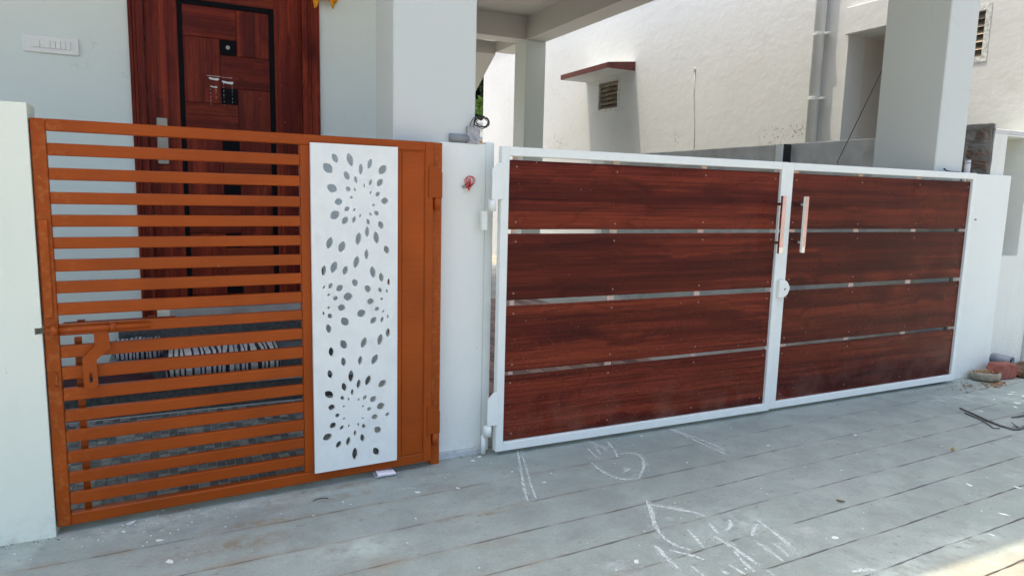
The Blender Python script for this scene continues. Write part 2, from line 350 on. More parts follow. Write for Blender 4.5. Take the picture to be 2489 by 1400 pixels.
# ---------------------------------------------------------------- mesh helpers
class MB:
    def __init__(s): s.bm = bmesh.new()
    def box(s, x0, x1, y0, y1, z0, z1, bev=0.0, seg=1, fn=None):
        b = bmesh.new()
        bmesh.ops.create_cube(b, size=1.0)
        for v in b.verts:
            v.co = Vector(((x0+x1)/2 + v.co.x*(x1-x0), (y0+y1)/2 + v.co.y*(y1-y0), (z0+z1)/2 + v.co.z*(z1-z0)))
        if bev: bmesh.ops.bevel(b, geom=b.edges[:], offset=bev, segments=seg, affect='EDGES', profile=.5)
        if fn:
            for v in b.verts: v.co = fn(v.co)
        s._add(b); return s
    def _add(s, b):
        m = bpy.data.meshes.new('tmp'); b.to_mesh(m); b.free(); s.bm.from_mesh(m); bpy.data.meshes.remove(m)
    def prism(s, pts, a0, a1, axis='y', bev=0.0):
        # polygon pts (u, v) extruded along an axis; y: (x,z); x: (y,z); z: (x,y)
        def P(u, v, a): return {'y': (u, a, v), 'x': (a, u, v), 'z': (u, v, a)}[axis]
        b = bmesh.new()
        f0 = b.faces.new([b.verts.new(P(u, v, a0)) for u, v in pts])
        r = bmesh.ops.extrude_face_region(b, geom=[f0])
        d = Vector(P(0, 0, a1)) - Vector(P(0, 0, a0))
        bmesh.ops.translate(b, verts=[g for g in r['geom'] if isinstance(g, bmesh.types.BMVert)], vec=d)
        bmesh.ops.recalc_face_normals(b, faces=b.faces[:])
        if bev: bmesh.ops.bevel(b, geom=b.edges[:], offset=bev, segments=1, affect='EDGES')
        s._add(b); return s
    def tube(s, path, r, n=8, cap=True, r_end=None):
        pts = [Vector(p) for p in path]; b = bmesh.new(); rings = []
        ref = Vector((0, 0, 1))
        for i, p in enumerate(pts):
            d = (pts[min(i+1, len(pts)-1)] - pts[max(i-1, 0)]).normalized()
            if abs(d.dot(ref)) > .95: ref = Vector((1, 0, 0)) if abs(d.x) < .9 else Vector((0, 1, 0))
            u = d.cross(ref).normalized(); w = d.cross(u)
            rr = r if r_end is None else r + (r_end-r)*i/(len(pts)-1)
            rings.append([b.verts.new(p + (u*math.cos(2*math.pi*k/n) + w*math.sin(2*math.pi*k/n))*rr) for k in range(n)])
        for a, c in zip(rings, rings[1:]):
            for k in range(n): b.faces.new((a[k], a[(k+1) % n], c[(k+1) % n], c[k]))
        if cap: b.faces.new(rings[0]); b.faces.new(rings[-1])
        bmesh.ops.recalc_face_normals(b, faces=b.faces[:]); s._add(b); return s
    def faces(s, verts, faces):
        vs_ = [s.bm.verts.new(v) for v in verts]
        for f in faces: s.bm.faces.new([vs_[i] for i in f])
        return s
    def build(s, name, mat, parent=None, smooth=False, local=False, loc=None):
        m = bpy.data.meshes.new(name)
        off = Vector(loc) if loc else (parent.location.copy() if parent is not None and not local else Vector((0, 0, 0)))
        if parent is not None and parent.type == 'MESH' and not local: off = parent['_o'] if '_o' in parent else off
        off = Vector(off)
        if off.length:
            for v in s.bm.verts: v.co -= off
        s.bm.to_mesh(m); s.bm.free(); m.materials.append(MAT[mat] if isinstance(mat, str) else mat)
        if smooth:
            for p in m.polygons: p.use_smooth = True
        o = bpy.data.objects.new(name, m); COL.objects.link(o)
        if parent is not None: o.parent = parent
        if loc and parent is None: o.location = loc
        elif loc: o.location = Vector(loc)
        return o
def B(*a, **k): return MB().box(*a, **k)
def empty(name, loc=(0,0,0), rz=0.0):
    o = bpy.data.objects.new(name, None); COL.objects.link(o); o.location = loc; o.rotation_euler = (0, 0, rz); o.empty_display_size = .2
    return o
def tag(o, label=None, cat=None, group=None, kind=None):
    for k, v in (('label', label), ('category', cat), ('group', group), ('kind', kind)):
        if v: o[k] = v
    return o
def holed(mb, u0, u1, v0, v1, holes, a0, a1, axis):
    # a slab in the (u, v) plane with rectangular openings, as butted boxes
    us = sorted({u0, u1, *[h for q in holes for h in q[:2]]}); vs_ = sorted({v0, v1, *[h for q in holes for h in q[2:]]})
    for i in range(len(us)-1):
        for j in range(len(vs_)-1):
            cu, cv = (us[i]+us[i+1])/2, (vs_[j]+vs_[j+1])/2
            if any(h[0] < cu < h[1] and h[2] < cv < h[3] for h in holes): continue
            if axis == 'y': mb.box(us[i], us[i+1], a0, a1, vs_[j], vs_[j+1])
            else: mb.box(a0, a1, us[i], us[i+1], vs_[j], vs_[j+1])
    bmesh.ops.remove_doubles(mb.bm, verts=mb.bm.verts[:], dist=1e-5)
    seen = {}
    for f in mb.bm.faces: seen.setdefault(tuple(round(c, 4) for c in f.calc_center_median()), []).append(f)
    bmesh.ops.delete(mb.bm, geom=[f for l in seen.values() if len(l) > 1 for f in l], context='FACES')
    return mb

# ---------------------------------------------------------------- the ground
g = MB().faces([(-900,-900,-.05),(900,-900,-.05),(900,900,-.05),(-900,900,-.05)], [(0,1,2,3)]).build('ground', 'yardsoil'); tag(g, kind='structure')
pav = empty('pavement'); tag(pav, kind='structure')
B(-5,12,-4.9,.135,-.049,-.0365).build('joint_bed', 'dirt', pav)
J = [(.0,.13),(.0258,-.3142),(.025,-.5638),(.0377,-.8085),(.0388,-1.0235),(.038,-1.2204),(.0317,-1.4048),(.0268,-1.5736)]
b_ = -1.76
while b_ > -4.8: J.append((.025, b_)); b_ -= .2
def wob(i, x, s): return .0030*math.sin(x*3.1+i*7.7)+.0022*math.sin(x*9.7+i*3.1+s)+.0016*math.sin(x*31.3+i*5.3+s*2)+.0012*math.sin(x*67+i+s*3)
for i in range(len(J)-1):
    mb = MB(); N = 380; top = []; vs2 = []
    for k in range(N+1):
        x = -5+17*k/N
        ya = J[i][0]*x+J[i][1]-(.0019+.0011*math.sin(x*2.3+i))+wob(i, x, 0); yb = J[i+1][0]*x+J[i+1][1]+(.0019+.0011*math.sin(x*1.9+i*2))+wob(i+1, x, 1.3)
        vs2 += [(x,ya,-.0375),(x,ya,-.0315),(x,ya-.002,-.03),(x,ya-.034,-.03),(x,yb+.034,-.03),(x,yb+.002,-.03),(x,yb,-.0315),(x,yb,-.0375)]
    fs = [(8*k+c, 8*k+c+1, 8*k+c+9, 8*k+c+8) for k in range(N) for c in range(7)]
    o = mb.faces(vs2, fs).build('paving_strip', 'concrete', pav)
    o.data.attributes.new('edge', 'FLOAT', 'POINT').data.foreach_set('value', [1,1,1,0,0,1,1,1]*(N+1))
drv = empty('driveway'); tag(drv, kind='structure')
B(1.79,5.56,.135,8.6,-.052,-.004).build('concrete_slab', 'yard', drv)
base_t = {}
for key in ('redtile', 'pinktile'):
    o = B(-.058,.058,-.145,.145,0,.010, bev=.002).build('tile', key, drv); base_t[key] = o
first = dict.fromkeys(base_t, True)
for r_ in range(13):
    y = .75+.3*r_; xe = 3.72+.23*(y-1.345); c = 0
    while True:
        x = 2.15+.12*c
        if x > xe: break
        key = 'redtile' if c % 2 == 0 else 'pinktile'
        o = base_t[key] if first[key] else base_t[key].copy()
        if not first[key]: COL.objects.link(o)
        first[key] = False; o.location = (x, y, -.003); c += 1
# porch floor of small mosaic tiles
por = empty('porch_floor'); tag(por, kind='structure')
B(-.75,1.79,.065,1.25,-.052,-.004).build('grout_bed', 'grout', por)
tb = [B(-.0185,.0185,-.0235,.0235,-.006,0, bev=.0012).build('tile', k, por) for k in ('tile_a','tile_b','tile_c')]
used = [False]*3; cells = []
for j in range(24):
    for i in range(40):
        x = -.25+.04*i; y = .092+.05*j
        if y > 1.23: continue
        cells.append((j, i, x, y))
cells.sort(key=lambda c: (c[3]+3)**2+(c[2]-.44)**2*.5)
rest = MB()
prev = 0
for n, (j, i, x, y) in enumerate(cells):
    if rnd.random() < .6: prev = rnd.choice((0,0,1,1,2))
    if n < 297:
        o = tb[prev] if not used[prev] else tb[prev].copy()
        if used[prev]: COL.objects.link(o)
        used[prev] = True; o.location = (x, y, 0)
    else: rest.box(x-.0185,x+.0185,y-.0235,y+.0235,-.006,0)
ro = rest.build('far_tiles', 'tile_b', por); tag(ro, kind='stuff')
for k in ('tile_a','tile_c'): ro.data.materials.append(MAT[k])
for p in ro.data.polygons: p.material_index = (int((p.center.x+5)/.04)*7+int(p.center.y/.05)*13+(int((p.center.x+5)/.04)*int(p.center.y/.05)) % 5) % 3

# ---------------------------------------------------------------- the house
house = empty('house', (0,1.8,0)); tag(house, 'white house with a carved dark wooden door set back behind the orange gate', 'house')
w = MB(); holed(w, -3.6,2.0,-.04,3.84, [(.30,1.24,.45,2.62)], 1.82,2.05,'y'); w.build('wall', 'house', house)
B(1.85,2.0,2.05,8.2,-.04,3.84).build('wall', 'house', house)
B(1.347,1.750,.12,.425,-.04,3.52, bev=.006).build('column', 'column', house)
B(5.217,5.528,.105,.590,-.04,3.52, bev=.006).build('column', 'column', house)
B(5.2,5.53,6.45,6.83,-.004,3.52, bev=.006).build('column', 'column', house)
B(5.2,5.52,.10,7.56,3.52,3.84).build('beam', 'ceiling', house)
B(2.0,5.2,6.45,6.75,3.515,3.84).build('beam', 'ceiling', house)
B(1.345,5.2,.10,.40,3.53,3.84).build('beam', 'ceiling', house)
B(-3.6,5.56,-.72,8.2,3.84,4.0).build('ceiling_slab', 'ceiling', house)  # unseen front overhang, lengthened to shade the facade and columns
B(-3.6,5.56,-.719,-.60,4.0,4.84).build('shadow_parapet', 'house', house)  # unseen; added and sized to set where the street shadow ends
MB().prism([(7.56,3.49),(11.5,1.05),(11.5,1.25),(7.56,3.69)], 4.0,5.2,'x').build('stair_flight', 'ceiling', house)
B(-.75,1.35,1.25,1.5,-.02,.128).build('step', 'granite', house)
B(-.75,1.35,1.243,1.503,.128,.136, bev=.002).build('step_tread', 'tile_c', house)
B(.06,1.35,1.5,1.76,-.02,.243).build('step', 'granite', house)
B(.06,1.35,1.493,1.762,.243,.251, bev=.002).build('step_tread', 'tile_b', house)
B(-.75,.06,1.503,1.82,-.02,.128).build('step', 'granite', house)
for xa, xb in ((.10,.86),(.862,1.34)): B(xa,xb,1.765,1.819,.243,.449, bev=.002).build('granite_riser', 'granite', house)
B(.385,1.345,1.745,1.87,.45,.503, bev=.003).build('door_sill', 'marble', house)
# switch board
sw = MB().prism([(-.293,1.999),(-.023,1.999),(-.023,2.093),(-.293,2.093)], 1.806,1.8195,'y', bev=.004).build('switch_board', 'plastic', house)
for k, (a, c) in enumerate(((-.257,-.209),(-.208,-.160),(-.159,-.135),(-.134,-.110),(-.109,-.086),(-.085,-.062))):
    o = B(a,c-.001,1.799,1.806,2.026,2.070, bev=.002).build('switch', 'plastic', None); off = house.location
    for v in o.data.vertices: v.co -= off
    o.parent = sw
def sub(o, parent):           # a sub-part of a part that itself hangs on a thing without rotation
    root = parent.parent
    off = root.location
    for v in o.data.vertices: v.co -= off
    o.parent = parent; return o
# front door
fr = MB()
for x0, x1, y0 in ((.232,.252,1.800),(.252,.272,1.806),(.272,.312,1.800),(1.228,1.262,1.800),(1.262,1.284,1.806),(1.284,1.337,1.800)):
    fr.box(x0,x1,y0,1.9,.45,2.72, bev=.003)
fr.box(.312,1.228,1.80,1.9,2.62,2.72)
fr.build('door_frame', 'door_z', house)
door = B(.313,1.227,1.846,1.885,.50,2.62).build('front_door', 'door_z', house)
def dpart(name, mat, x0, x1, z0, z1, y0=1.838, bev=.0015): return sub(B(x0,x1,y0,1.8462,z0,z1, bev=bev).build(name, mat), door)
dpart('stile','door_z',.314,.4935,.50,2.62); dpart('stile','door_z',1.0565,1.226,.50,2.62)
dpart('rail','door_x',.494,1.056,2.403,2.62); 
dpart('inlay','black',.494,.5205,.50,2.403); dpart('inlay','black',1.0255,1.056,.50,2.403); dpart('inlay','black',.521,1.025,2.372,2.403)
G = .0022
for n in range(3):
    T = 2.185-.605*n
    def bd(mat, x0, x1, z0, z1, nm='board'):
        z0 = max(z0, .503); z1 = min(z1, 2.371)
        if z1-z0 > .02: dpart(nm, mat, x0+G, x1-G, z0+G, z1-G)
    bd('door_x', .521,.830, T, T+.21)
    bd('door_z', .830,1.0255, T-.095, T+(.19 if n == 0 else .31))
    bd('black', .729,.830, T-.095, T, 'inlay_square')
    bd('door_z', .521,.729, T-.395, T)
    bd('door_x', .729,1.0255, T-.295, T-.095)
    bd('black', .729,.830, T-.395, T-.295, 'inlay_square')
bd2 = dpart('board','door_x',.523,.828,.503,.572); dpart('board','door_z',.832,1.024,.503,.677)
h = MB().prism([(.357,1.405),(.360,1.402),(.417,1.402),(.420,1.405),(.420,1.679),(.417,1.682),(.360,1.682),(.357,1.679)], 1.822,1.838,'y', bev=.003)
h.tube([(.387,1.8225,1.517),(.387,1.816,1.517)], .014, 14); h.box(.384,.390,1.813,1.817,1.510,1.524)
sub(h.build('door_handle', 'steel'), door)
pe = MB().tube([(.777,1.839,2.138),(.777,1.832,2.138)], .012, 14); sub(pe.build('peephole', 'steel'), door)
tr = MB()
for (x0, x1, z, hh) in ((.66,.722,1.943,.012),(.735,.806,1.928,.013),(.668,.712,1.893,.007),(.650,.735,1.958,.002),(.735,.800,1.955,.0015)):
    pts = [(x0,z),(x0+.01,z-hh*.6),(x1-.012,z-hh),(x1,z-hh*.3),(x1-.006,z+hh*.3),((x0+x1)/2,z+hh*.1),(x0+.004,z+hh*.5)]
    tr.prism(pts, 1.8365,1.8378,'y')
for x0, z0, z1 in ((.668,1.77,1.90),(.70,1.83,1.90),(.745,1.78,1.92),(.795,1.79,1.92)):
    zz = z1
    while zz > z0: tr.box(x0,x0+.0012,1.837,1.8379,zz-.012*rnd.random()-.003,zz); zz -= .022
sub(tr.build('tape_residue', 'drop'), door)

# orange cloth of the festoon at the door's corner
cl = MB(); rows = 7; cols = 15; vv = []; ff = []
for i in range(cols):
    u = i/(cols-1); x = 1.296+.155*u
    zb = 2.495-.012*math.sin(u*9)-(.075 if u < .16 else 0)*(1-abs(u-.10)/.10 if u < .2 else 0)-(max(0, 1-abs(u-.82)/.13))*.062
    zb = min(zb, 2.497)
    for j in range(rows):
        v = j/(rows-1); z = 2.66+(zb-2.66)*v
        vv.append((x+.006*math.sin(v*5+u*7), 1.772+.014*math.sin(u*22)*(.4+v)+.004*math.sin(v*9), z))
for i in range(cols-1):
    for j in range(rows-1): a = i*rows+j; ff.append((a, a+1, a+rows+1, a+rows))
o = cl.faces(vv, ff).build('door_festoon', 'cloth', smooth=True, loc=(1.37,1.79,2.66)); md = o.modifiers.new('thick', 'SOLIDIFY'); md.thickness = .002
tag(o, 'bright orange cloth festoon hanging over the upper corner of the door frame', 'festoon')

# rag rugs on the steps
def sheet(prof, x0, x1, nx, jit):
    vv = []; ff = []; n = len(prof)
    for i in range(nx+1):
        for j, (y, z) in enumerate(prof):
            vv.append((x0+(x1-x0)*i/nx+jit*math.sin(j*3.3), y+jit*math.sin(i*1.7+j), z+jit*.8*(1+math.sin(i*2.9+j*1.3))))
    for i in range(nx):
        for j in range(n-1): a = i*n+j; ff.append((a, a+n, a+n+1, a+1))
    return MB().faces(vv, ff)
o = sheet([(1.74,.262),(1.66,.264),(1.58,.263),(1.51,.265),(1.484,.258),(1.476,.235),(1.474,.19),(1.476,.145)], .355,1.005,44,.003).build('striped_rug', 'rag', smooth=True, loc=(.68,1.6,.25))
md = o.modifiers.new('thick', 'SOLIDIFY'); md.thickness = .010
tag(o, 'striped rag rug in grey, navy and pink draped over the middle step', 'rug')
def lump(name, mat, x0, x1, y0, y1, z0, z1, seed, label, cat):
    b = bmesh.new(); bmesh.ops.create_cube(b, size=1.0); bmesh.ops.subdivide_edges(b, edges=b.edges[:], cuts=7, use_grid_fill=True)
    rr = random.Random(seed); ph = [rr.uniform(0, 6) for _ in range(6)]
    for v in b.verts:
        c = v.co.copy(); l = max(abs(c.x), abs(c.y), abs(c.z)); q = c.normalized()*.5; c = c*.62+q*.45
        c += Vector((math.sin(c.y*9+ph[0]), math.sin(c.x*11+ph[1]), math.sin(c.x*13+c.y*8+ph[2])*1.8))*.035
        v.co = Vector(((x0+x1)/2+c.x*(x1-x0), (y0+y1)/2+c.y*(y1-y0), max(z0+.001, (z0+z1)/2+c.z*(z1-z0)*1.1)))
    m = MB(); m._add(b); o = m.build(name, mat, smooth=True, loc=((x0+x1)/2,(y0+y1)/2,z0)); return tag(o, label, cat)
lump('maroon_rug','maroonrag',-.16,.27,1.26,1.52,.137,.185,3,'folded maroon woven rug lying on the lowest step','rug')
lump('patterned_rug','rag2',.085,.335,1.52,1.74,.252,.345,5,'crumpled black and white rag rug heaped at the end of the middle step','rug')

# ---------------------------------------------------------------- boundary wall pieces
lw = empty('boundary_wall', (-.8,.05,-.04)); tag(lw, 'tall cream boundary wall at the latch side of the orange gate', 'wall')
holed(MB(), -2.6,-.004,-.04,1.545, [(-.026,-.004,.738,.762)], -.095,.06,'y').build('wall', 'cream', lw)
mp = empty('gate_pillar', (1.67,.09,-.04)); tag(mp, 'white pillar between the orange gate and the wooden gate', 'pillar')
MB().prism([(1.562,.10),(1.800,.10),(1.800,.36),(1.755,.36),(1.755,.117),(1.562,.117)], -.04,1.509,'z', bev=.003).build('pillar', 'white', mp)
B(1.8005,1.846,.106,.15,-.04,1.518, bev=.003).build('hinge_post', 'whitesteel', mp)
B(1.503,1.5485,.024,.064,-.03,1.497, bev=.002).build('hinge_post', 'orange', mp)
rp = empty('gate_pillar', (5.76,.06,-.04)); tag(rp, 'wide white pillar at the far end of the wooden gate', 'pillar')
B(5.53,6.10,.082,.1035,-.04,1.497, bev=.004).build('pillar', 'white', rp)
B(5.70,5.722,.078,.082,1.165,1.173).build('iron_stub', 'bark', rp)
cw = empty('compound_wall', (5.64,2.7,0)); tag(cw, 'bare grey cement compound wall running back from the gate', 'wall')
B(5.56,5.70,.62,4.8,-.04,1.79, bev=.006).build('wall', 'cement', cw)
po = empty('wall_post', (5.45,1.67,0)); tag(po, 'black square post with a pale side standing before the grey compound wall', 'post')
B(5.39,5.484,1.62,1.70,-.004,1.775, bev=.004).build('post', 'blackpipe', po)
B(5.372,5.3895,1.625,1.70,-.004,1.772, bev=.002).build('side_plate', 'whitesteel', po)
ca = MB().tube([(5.55,1.15,1.55),(5.50,1.137,1.602),(5.50,1.0,1.885),(5.50,.874,2.148),(5.50,.60,2.72)], .0032, 6)
o = ca.build('hanging_cable', 'blackpipe', smooth=True, loc=(5.5,1.0,1.6)); tag(o, 'thin dark cable slanting from the far column down to the grey wall', 'cable')

# ---------------------------------------------------------------- orange gate
TH = R(3.198451)
og = empty('small_gate', (0,-.0838,0), TH); tag(og, 'orange slatted steel gate with a white perforated leaf panel', 'gate')
def L(mb, name, mat, parent, smooth=False): return mb.build(name, mat, parent, smooth, local=True)
L(B(0,.0445,0,.04,0,1.497, bev=.003), 'stile', 'orange', og)
L(B(.9115,.975,0.001,.04,.0447,1.4553, bev=.003), 'stile', 'orange', og)
L(B(1.300,1.352,.001,.04,.0447,1.4553, bev=.003), 'stile', 'orange', og)
L(B(1.462,1.502,0,.04,0,1.497, bev=.003), 'stile', 'orange', og)
L(B(.0447,1.4618,0,.04,1.4555,1.497, bev=.003), 'rail', 'orange', og)
L(B(.0447,1.4618,0,.04,0,.0445, bev=.003), 'rail', 'orange', og)
tops = [1.4585,1.371,1.2855,1.201,1.1205,1.0415,.9595,.8805,.8005,.7255,.642,.5605,.480,.399,.3205,.2385,.1595,.078]
bots = [1.4145,1.3285,1.244,1.1635,1.083,1.0035,.9245,.845,.767,.6885,.6085,.527,.444,.366,.2855,.204,.124,.0445]
for k in range(17): L(B(.0447,.9113,.004,.030,tops[k+1],bots[k], bev=.004, seg=2), 'slat', 'orange', og)
L(MB().box(1.3522,1.4618,.006,.012,.0447,1.4553).box(1.353,1.456,.0025,.006,.05,1.449, bev=.0015), 'side_sheet', 'orange', og)
L(B(.006,.033,-.012,-.0002,.796,1.146, bev=.002), 'pull_strip', 'orange', og)
bolt = L(MB().tube([(.008,-.022,.7505),(.340,-.022,.7505)], .0105, 14), 'bolt', 'orange', og, True)
for s0 in (.034,.2165):
    br = MB(); pts = []
    for k in range(13):
        a = math.pi*k/12; pts.append((s0, -.022-.0145*math.sin(a), .7505+.0145*math.cos(a)))
    br.box(s0-.011,s0+.011,-.008,-.0002,.733,.768, bev=.001)
    vv = []; 
    for (x, y, z) in pts: vv += [(x-.0105,y,z),(x+.0105,y,z)]
    br.faces(vv, [(2*i,2*i+1,2*i+3,2*i+2) for i in range(12)])
    o = L(br, 'bracket', 'orange', None, True); o.parent = bolt; o.modifiers.new('t', 'SOLIDIFY').thickness = .003
tip = MB().tube([(-.030,-.0,.7505),(.004,-.0,.7505)], .010, 12)
hp = [(.153,.745),(.199,.745),(.203,.672),(.157,.630),(.158,.545)]
hp += [(.1355+.0225*math.cos(a), .5435+.0225*math.sin(a)) for a in [-math.pi*k/10 for k in range(0, 11)]]
hp += [(.113,.638),(.154,.683)]
# hasp outline with a slot: built as a 2D curve so that the slot is a real hole
def plate(name, outer, holes, y0, y1, mat, parent, bev=0.0):
    cu = bpy.data.curves.new(name, 'CURVE'); cu.dimensions = '2D'; cu.fill_mode = 'BOTH'; cu.extrude = (y1-y0)/2; cu.bevel_depth = bev
    for pts in [outer]+holes:
        sp = cu.splines.new('POLY'); sp.points.add(len(pts)-1); sp.use_cyclic_u = True
        for p, (u, v) in zip(sp.points, pts): p.co = (u, v, 0, 1)
    o = bpy.data.objects.new(name, cu); COL.objects.link(o); bpy.context.view_layer.update()
    m = bpy.data.meshes.new_from_object(o.evaluated_get(bpy.context.evaluated_depsgraph_get()))
    bpy.data.objects.remove(o); bpy.data.curves.remove(cu)
    for v in m.vertices: v.co = Vector((v.co.x, (y0+y1)/2-v.co.z, v.co.y))
    m.name = name; m.materials.clear(); m.materials.append(MAT[mat])
    ob = bpy.data.objects.new(name, m); COL.objects.link(ob); ob.parent = parent; return ob
slot = [(.1365+.006*math.cos(a), .578+.006*math.sin(a)) for a in [math.pi*k/6 for k in range(7)]]+[(.1365+.006*math.cos(a), .552+.006*math.sin(a)) for a in [math.pi+math.pi*k/6 for k in range(7)]]
plate('hasp', hp, [slot], -.014,-.010, 'orange', og, .0006)
rg = MB(); rp_ = [(.026+.004*math.sin(a), -.010*abs(math.sin(a))-.001, .567+.025*math.cos(a)) for a in [math.pi*k/12 for k in range(13)]]
L(rg.tube(rp_, .0035, 8), 'padlock_staple', 'orange', og, True)
L(MB().box(.088,.112,.042,.048,.03,.71).prism([(.03,.748),(.06,.766),(.43,.766),(.43,.752),(.03,.742)], .052,.06,'y').box(.10,.125,.05,.065,.764,.772).box(.335,.36,.05,.065,.764,.772), 'rear_brace', 'orange', og)
for z0, zz in ((1.25,1.392),(.135,.272)):
    hg = L(MB().prism([(1.478,z0),(1.543,z0),(1.543,zz-.03),(1.512,zz),(1.478,zz)], -.006,-.0002,'y', bev=.001), 'hinge', 'orange', og)
    o = L(MB().tube([(1.524,.006,z0-.056),(1.524,.006,z0-.001)], .017, 14), 'hinge_barrel', 'orange', None, True); o.parent = hg
HOLES = [(1.0497,1.4056,0.0421,0.0258,-29),(1.0198,1.3634,0.0512,0.0366,-46),(1.1138,1.4011,0.0583,0.0275,-18),(1.1598,1.364,0.0484,0.0201,0),(1.1991,1.3879,0.0459,0.0213,16),(1.2558,1.3655,0.0488,0.0342,41),(1.0992,1.3349,0.0408,0.0249,-29),(1.1376,1.3192,0.0313,0.015,-16),(1.2022,1.3104,0.03,0.015,19),(1.2438,1.31,0.039,0.0263,36),(1.1738,1.2951,0.0205,0.0082,0),(1.0362,1.281,0.0463,0.0352,-63),(1.1042,1.2795,0.0246,0.0198,-46),(1.133,1.2776,0.0169,0.0088,-22),(1.2026,1.2668,0.0163,0.0088,26),(1.2335,1.2604,0.0262,0.0187,46),(1.118,1.2447,0.0151,0.0122,89),(1.0633,1.2252,0.0353,0.0301,84),(1.2654,1.2321,0.0339,0.0299,89),(1.2148,1.2129,0.0155,0.0112,89),(1.0986,1.1954,0.0265,0.0206,55),(1.1302,1.192,0.0173,0.0099,31),(1.0467,1.1695,0.0456,0.0361,55),(1.09,1.1467,0.0377,0.027,31),(1.1288,1.1505,0.031,0.0162,15),(1.1554,1.1668,0.0183,0.0088,11),(1.2012,1.1747,0.0174,0.0101,-36),(1.2283,1.1787,0.0259,0.0204,-46),(1.1909,1.1409,0.0289,0.0154,-15),(1.2475,1.1272,0.0388,0.0246,-26),(1.1862,1.0978,0.0463,0.0205,0),(1.1476,1.0681,0.0566,0.0266,9),(1.2269,1.0727,0.0563,0.0259,-10),(1.0229,1.0518,0.052,0.0279,16),(1.0755,1.0344,0.0514,0.031,19),(1.2733,1.0188,0.0394,0.0249,-21),(1.183,0.9996,0.0467,0.0205,0),(1.1375,0.9672,0.0556,0.0267,13),(0.9976,0.9355,0.0466,0.0206,6),(1.0405,0.9482,0.0525,0.0296,19),(1.0893,0.933,0.0426,0.0251,16),(1.211,0.9212,0.0536,0.0259,-12),(1.2494,0.8968,0.0432,0.0222,-10),(1.2837,0.8752,0.0325,0.016,-5),(1.1314,0.8781,0.037,0.0262,-29),(0.9977,0.8648,0.018,0.0099,31),(1.0251,0.8696,0.0272,0.0187,26),(1.064,0.8575,0.0353,0.0279,52),(1.188,0.8489,0.0376,0.0266,-34),(1.2436,0.8413,0.0258,0.0168,-30),(1.275,0.8353,0.0194,0.0099,-8),(1.0166,0.8308,0.0146,0.0113,52),(1.0456,0.8145,0.023,0.0213,88),(1.1005,0.8188,0.0422,0.0366,91),(1.2004,0.7922,0.034,0.0295,93),(1.2511,0.8008,0.0146,0.0117,83),(1.0159,0.7756,0.0137,0.0124,93),(1.072,0.7723,0.0354,0.0299,-72),(1.2295,0.7572,0.0238,0.0199,63),(1.2585,0.7451,0.0142,0.0095,32),(1.1591,0.7415,0.0419,0.0356,73),(0.9945,0.752,0.0183,0.0089,-9),(1.0214,0.7388,0.0261,0.0202,-33),(1.0858,0.71,0.0457,0.0334,-40),(1.2133,0.7065,0.0368,0.0268,37),(1.2527,0.7074,0.0288,0.0155,12),(1.2791,0.72,0.0202,0.0092,5),(1.0151,0.6844,0.0422,0.0229,-14),(1.2803,0.6464,0.0434,0.0213,3),(1.0797,0.6092,0.0475,0.0295,-28),(1.1691,0.6093,0.0508,0.0278,16),(1.2434,0.6168,0.0542,0.0255,10),(1.0252,0.5813,0.0438,0.0233,-7),(1.0784,0.5321,0.0434,0.0222,-11),(1.1526,0.5307,0.044,0.0206,6),(1.2188,0.5291,0.0508,0.0288,26),(1.019,0.4828,0.0422,0.0229,-16),(1.1112,0.4638,0.057,0.0256,0),(1.1875,0.436,0.0511,0.0258,19),(1.1448,0.4245,0.0454,0.0195,8),(1.2536,0.4138,0.0445,0.0327,52),(1.0803,0.4188,0.0418,0.0234,-17),(1.116,0.3905,0.0319,0.0149,0),(1.014,0.3923,0.048,0.0317,-49),(1.0722,0.3701,0.024,0.0179,-32),(1.0992,0.3625,0.0172,0.0091,-18),(1.1444,0.3537,0.0171,0.0101,30),(1.1727,0.3593,0.0259,0.0189,26),(1.211,0.3471,0.0342,0.0298,45),(1.0242,0.3333,0.0324,0.0283,-77),(1.0777,0.3315,0.0125,0.0096,98),(1.1634,0.3202,0.0134,0.0104,43),(1.1919,0.3041,0.0225,0.0189,77),(1.246,0.3098,0.0389,0.0356,72),(1.0493,0.2938,0.0224,0.0202,60),(1.0778,0.2759,0.013,0.0101,54),(1.1619,0.2658,0.0117,0.0091,98),(1.2181,0.2635,0.0313,0.0271,93),(1.2778,0.2676,0.0226,0.0181,66),(1.0291,0.251,0.0328,0.0288,49),(1.068,0.2349,0.0264,0.0173,32),(1.0988,0.2395,0.0189,0.0084,10),(1.1419,0.2399,0.0174,0.0095,-11),(1.1672,0.2281,0.0263,0.0171,-27),(1.2316,0.2005,0.0411,0.0316,-41),(1.0042,0.2017,0.0442,0.0332,64),(1.1272,0.2015,0.0299,0.0138,0),(1.1609,0.1735,0.0407,0.0215,-14),(1.0965,0.1683,0.0432,0.021,8),(1.0532,0.16,0.0375,0.0244,26),(1.126,0.1049,0.0603,0.0264,0),(1.2245,0.0995,0.0473,0.0291,-32)]

def leaf(c0, c1, ln, wd, ang):
    a = math.radians(ang); d = (math.sin(a), math.cos(a)); n = (d[1], -d[0]); pts = []
    for s_ in (1, -1):
        for k in range(14):
            t = (-1+2*k/14)*s_; ww = wd*.5*(1-t*t)**.75*s_
            pts.append((c0+d[0]*t*ln*.5+n[0]*ww, c1+d[1]*t*ln*.5+n[1]*ww))
    return pts
plate('perforated_panel', [(.9485,.045),(1.3225,.0425),(1.3245,1.4645),(.9495,1.464)], [leaf(*q) for q in HOLES], -.019,-.004, 'perf', og, .0006)
L(MB().box(.952,1.286,-.0199,-.0191,1.441,1.462).box(1.288,1.321,-.0199,-.0191,.047,1.462), 'border_band', 'perf', og)
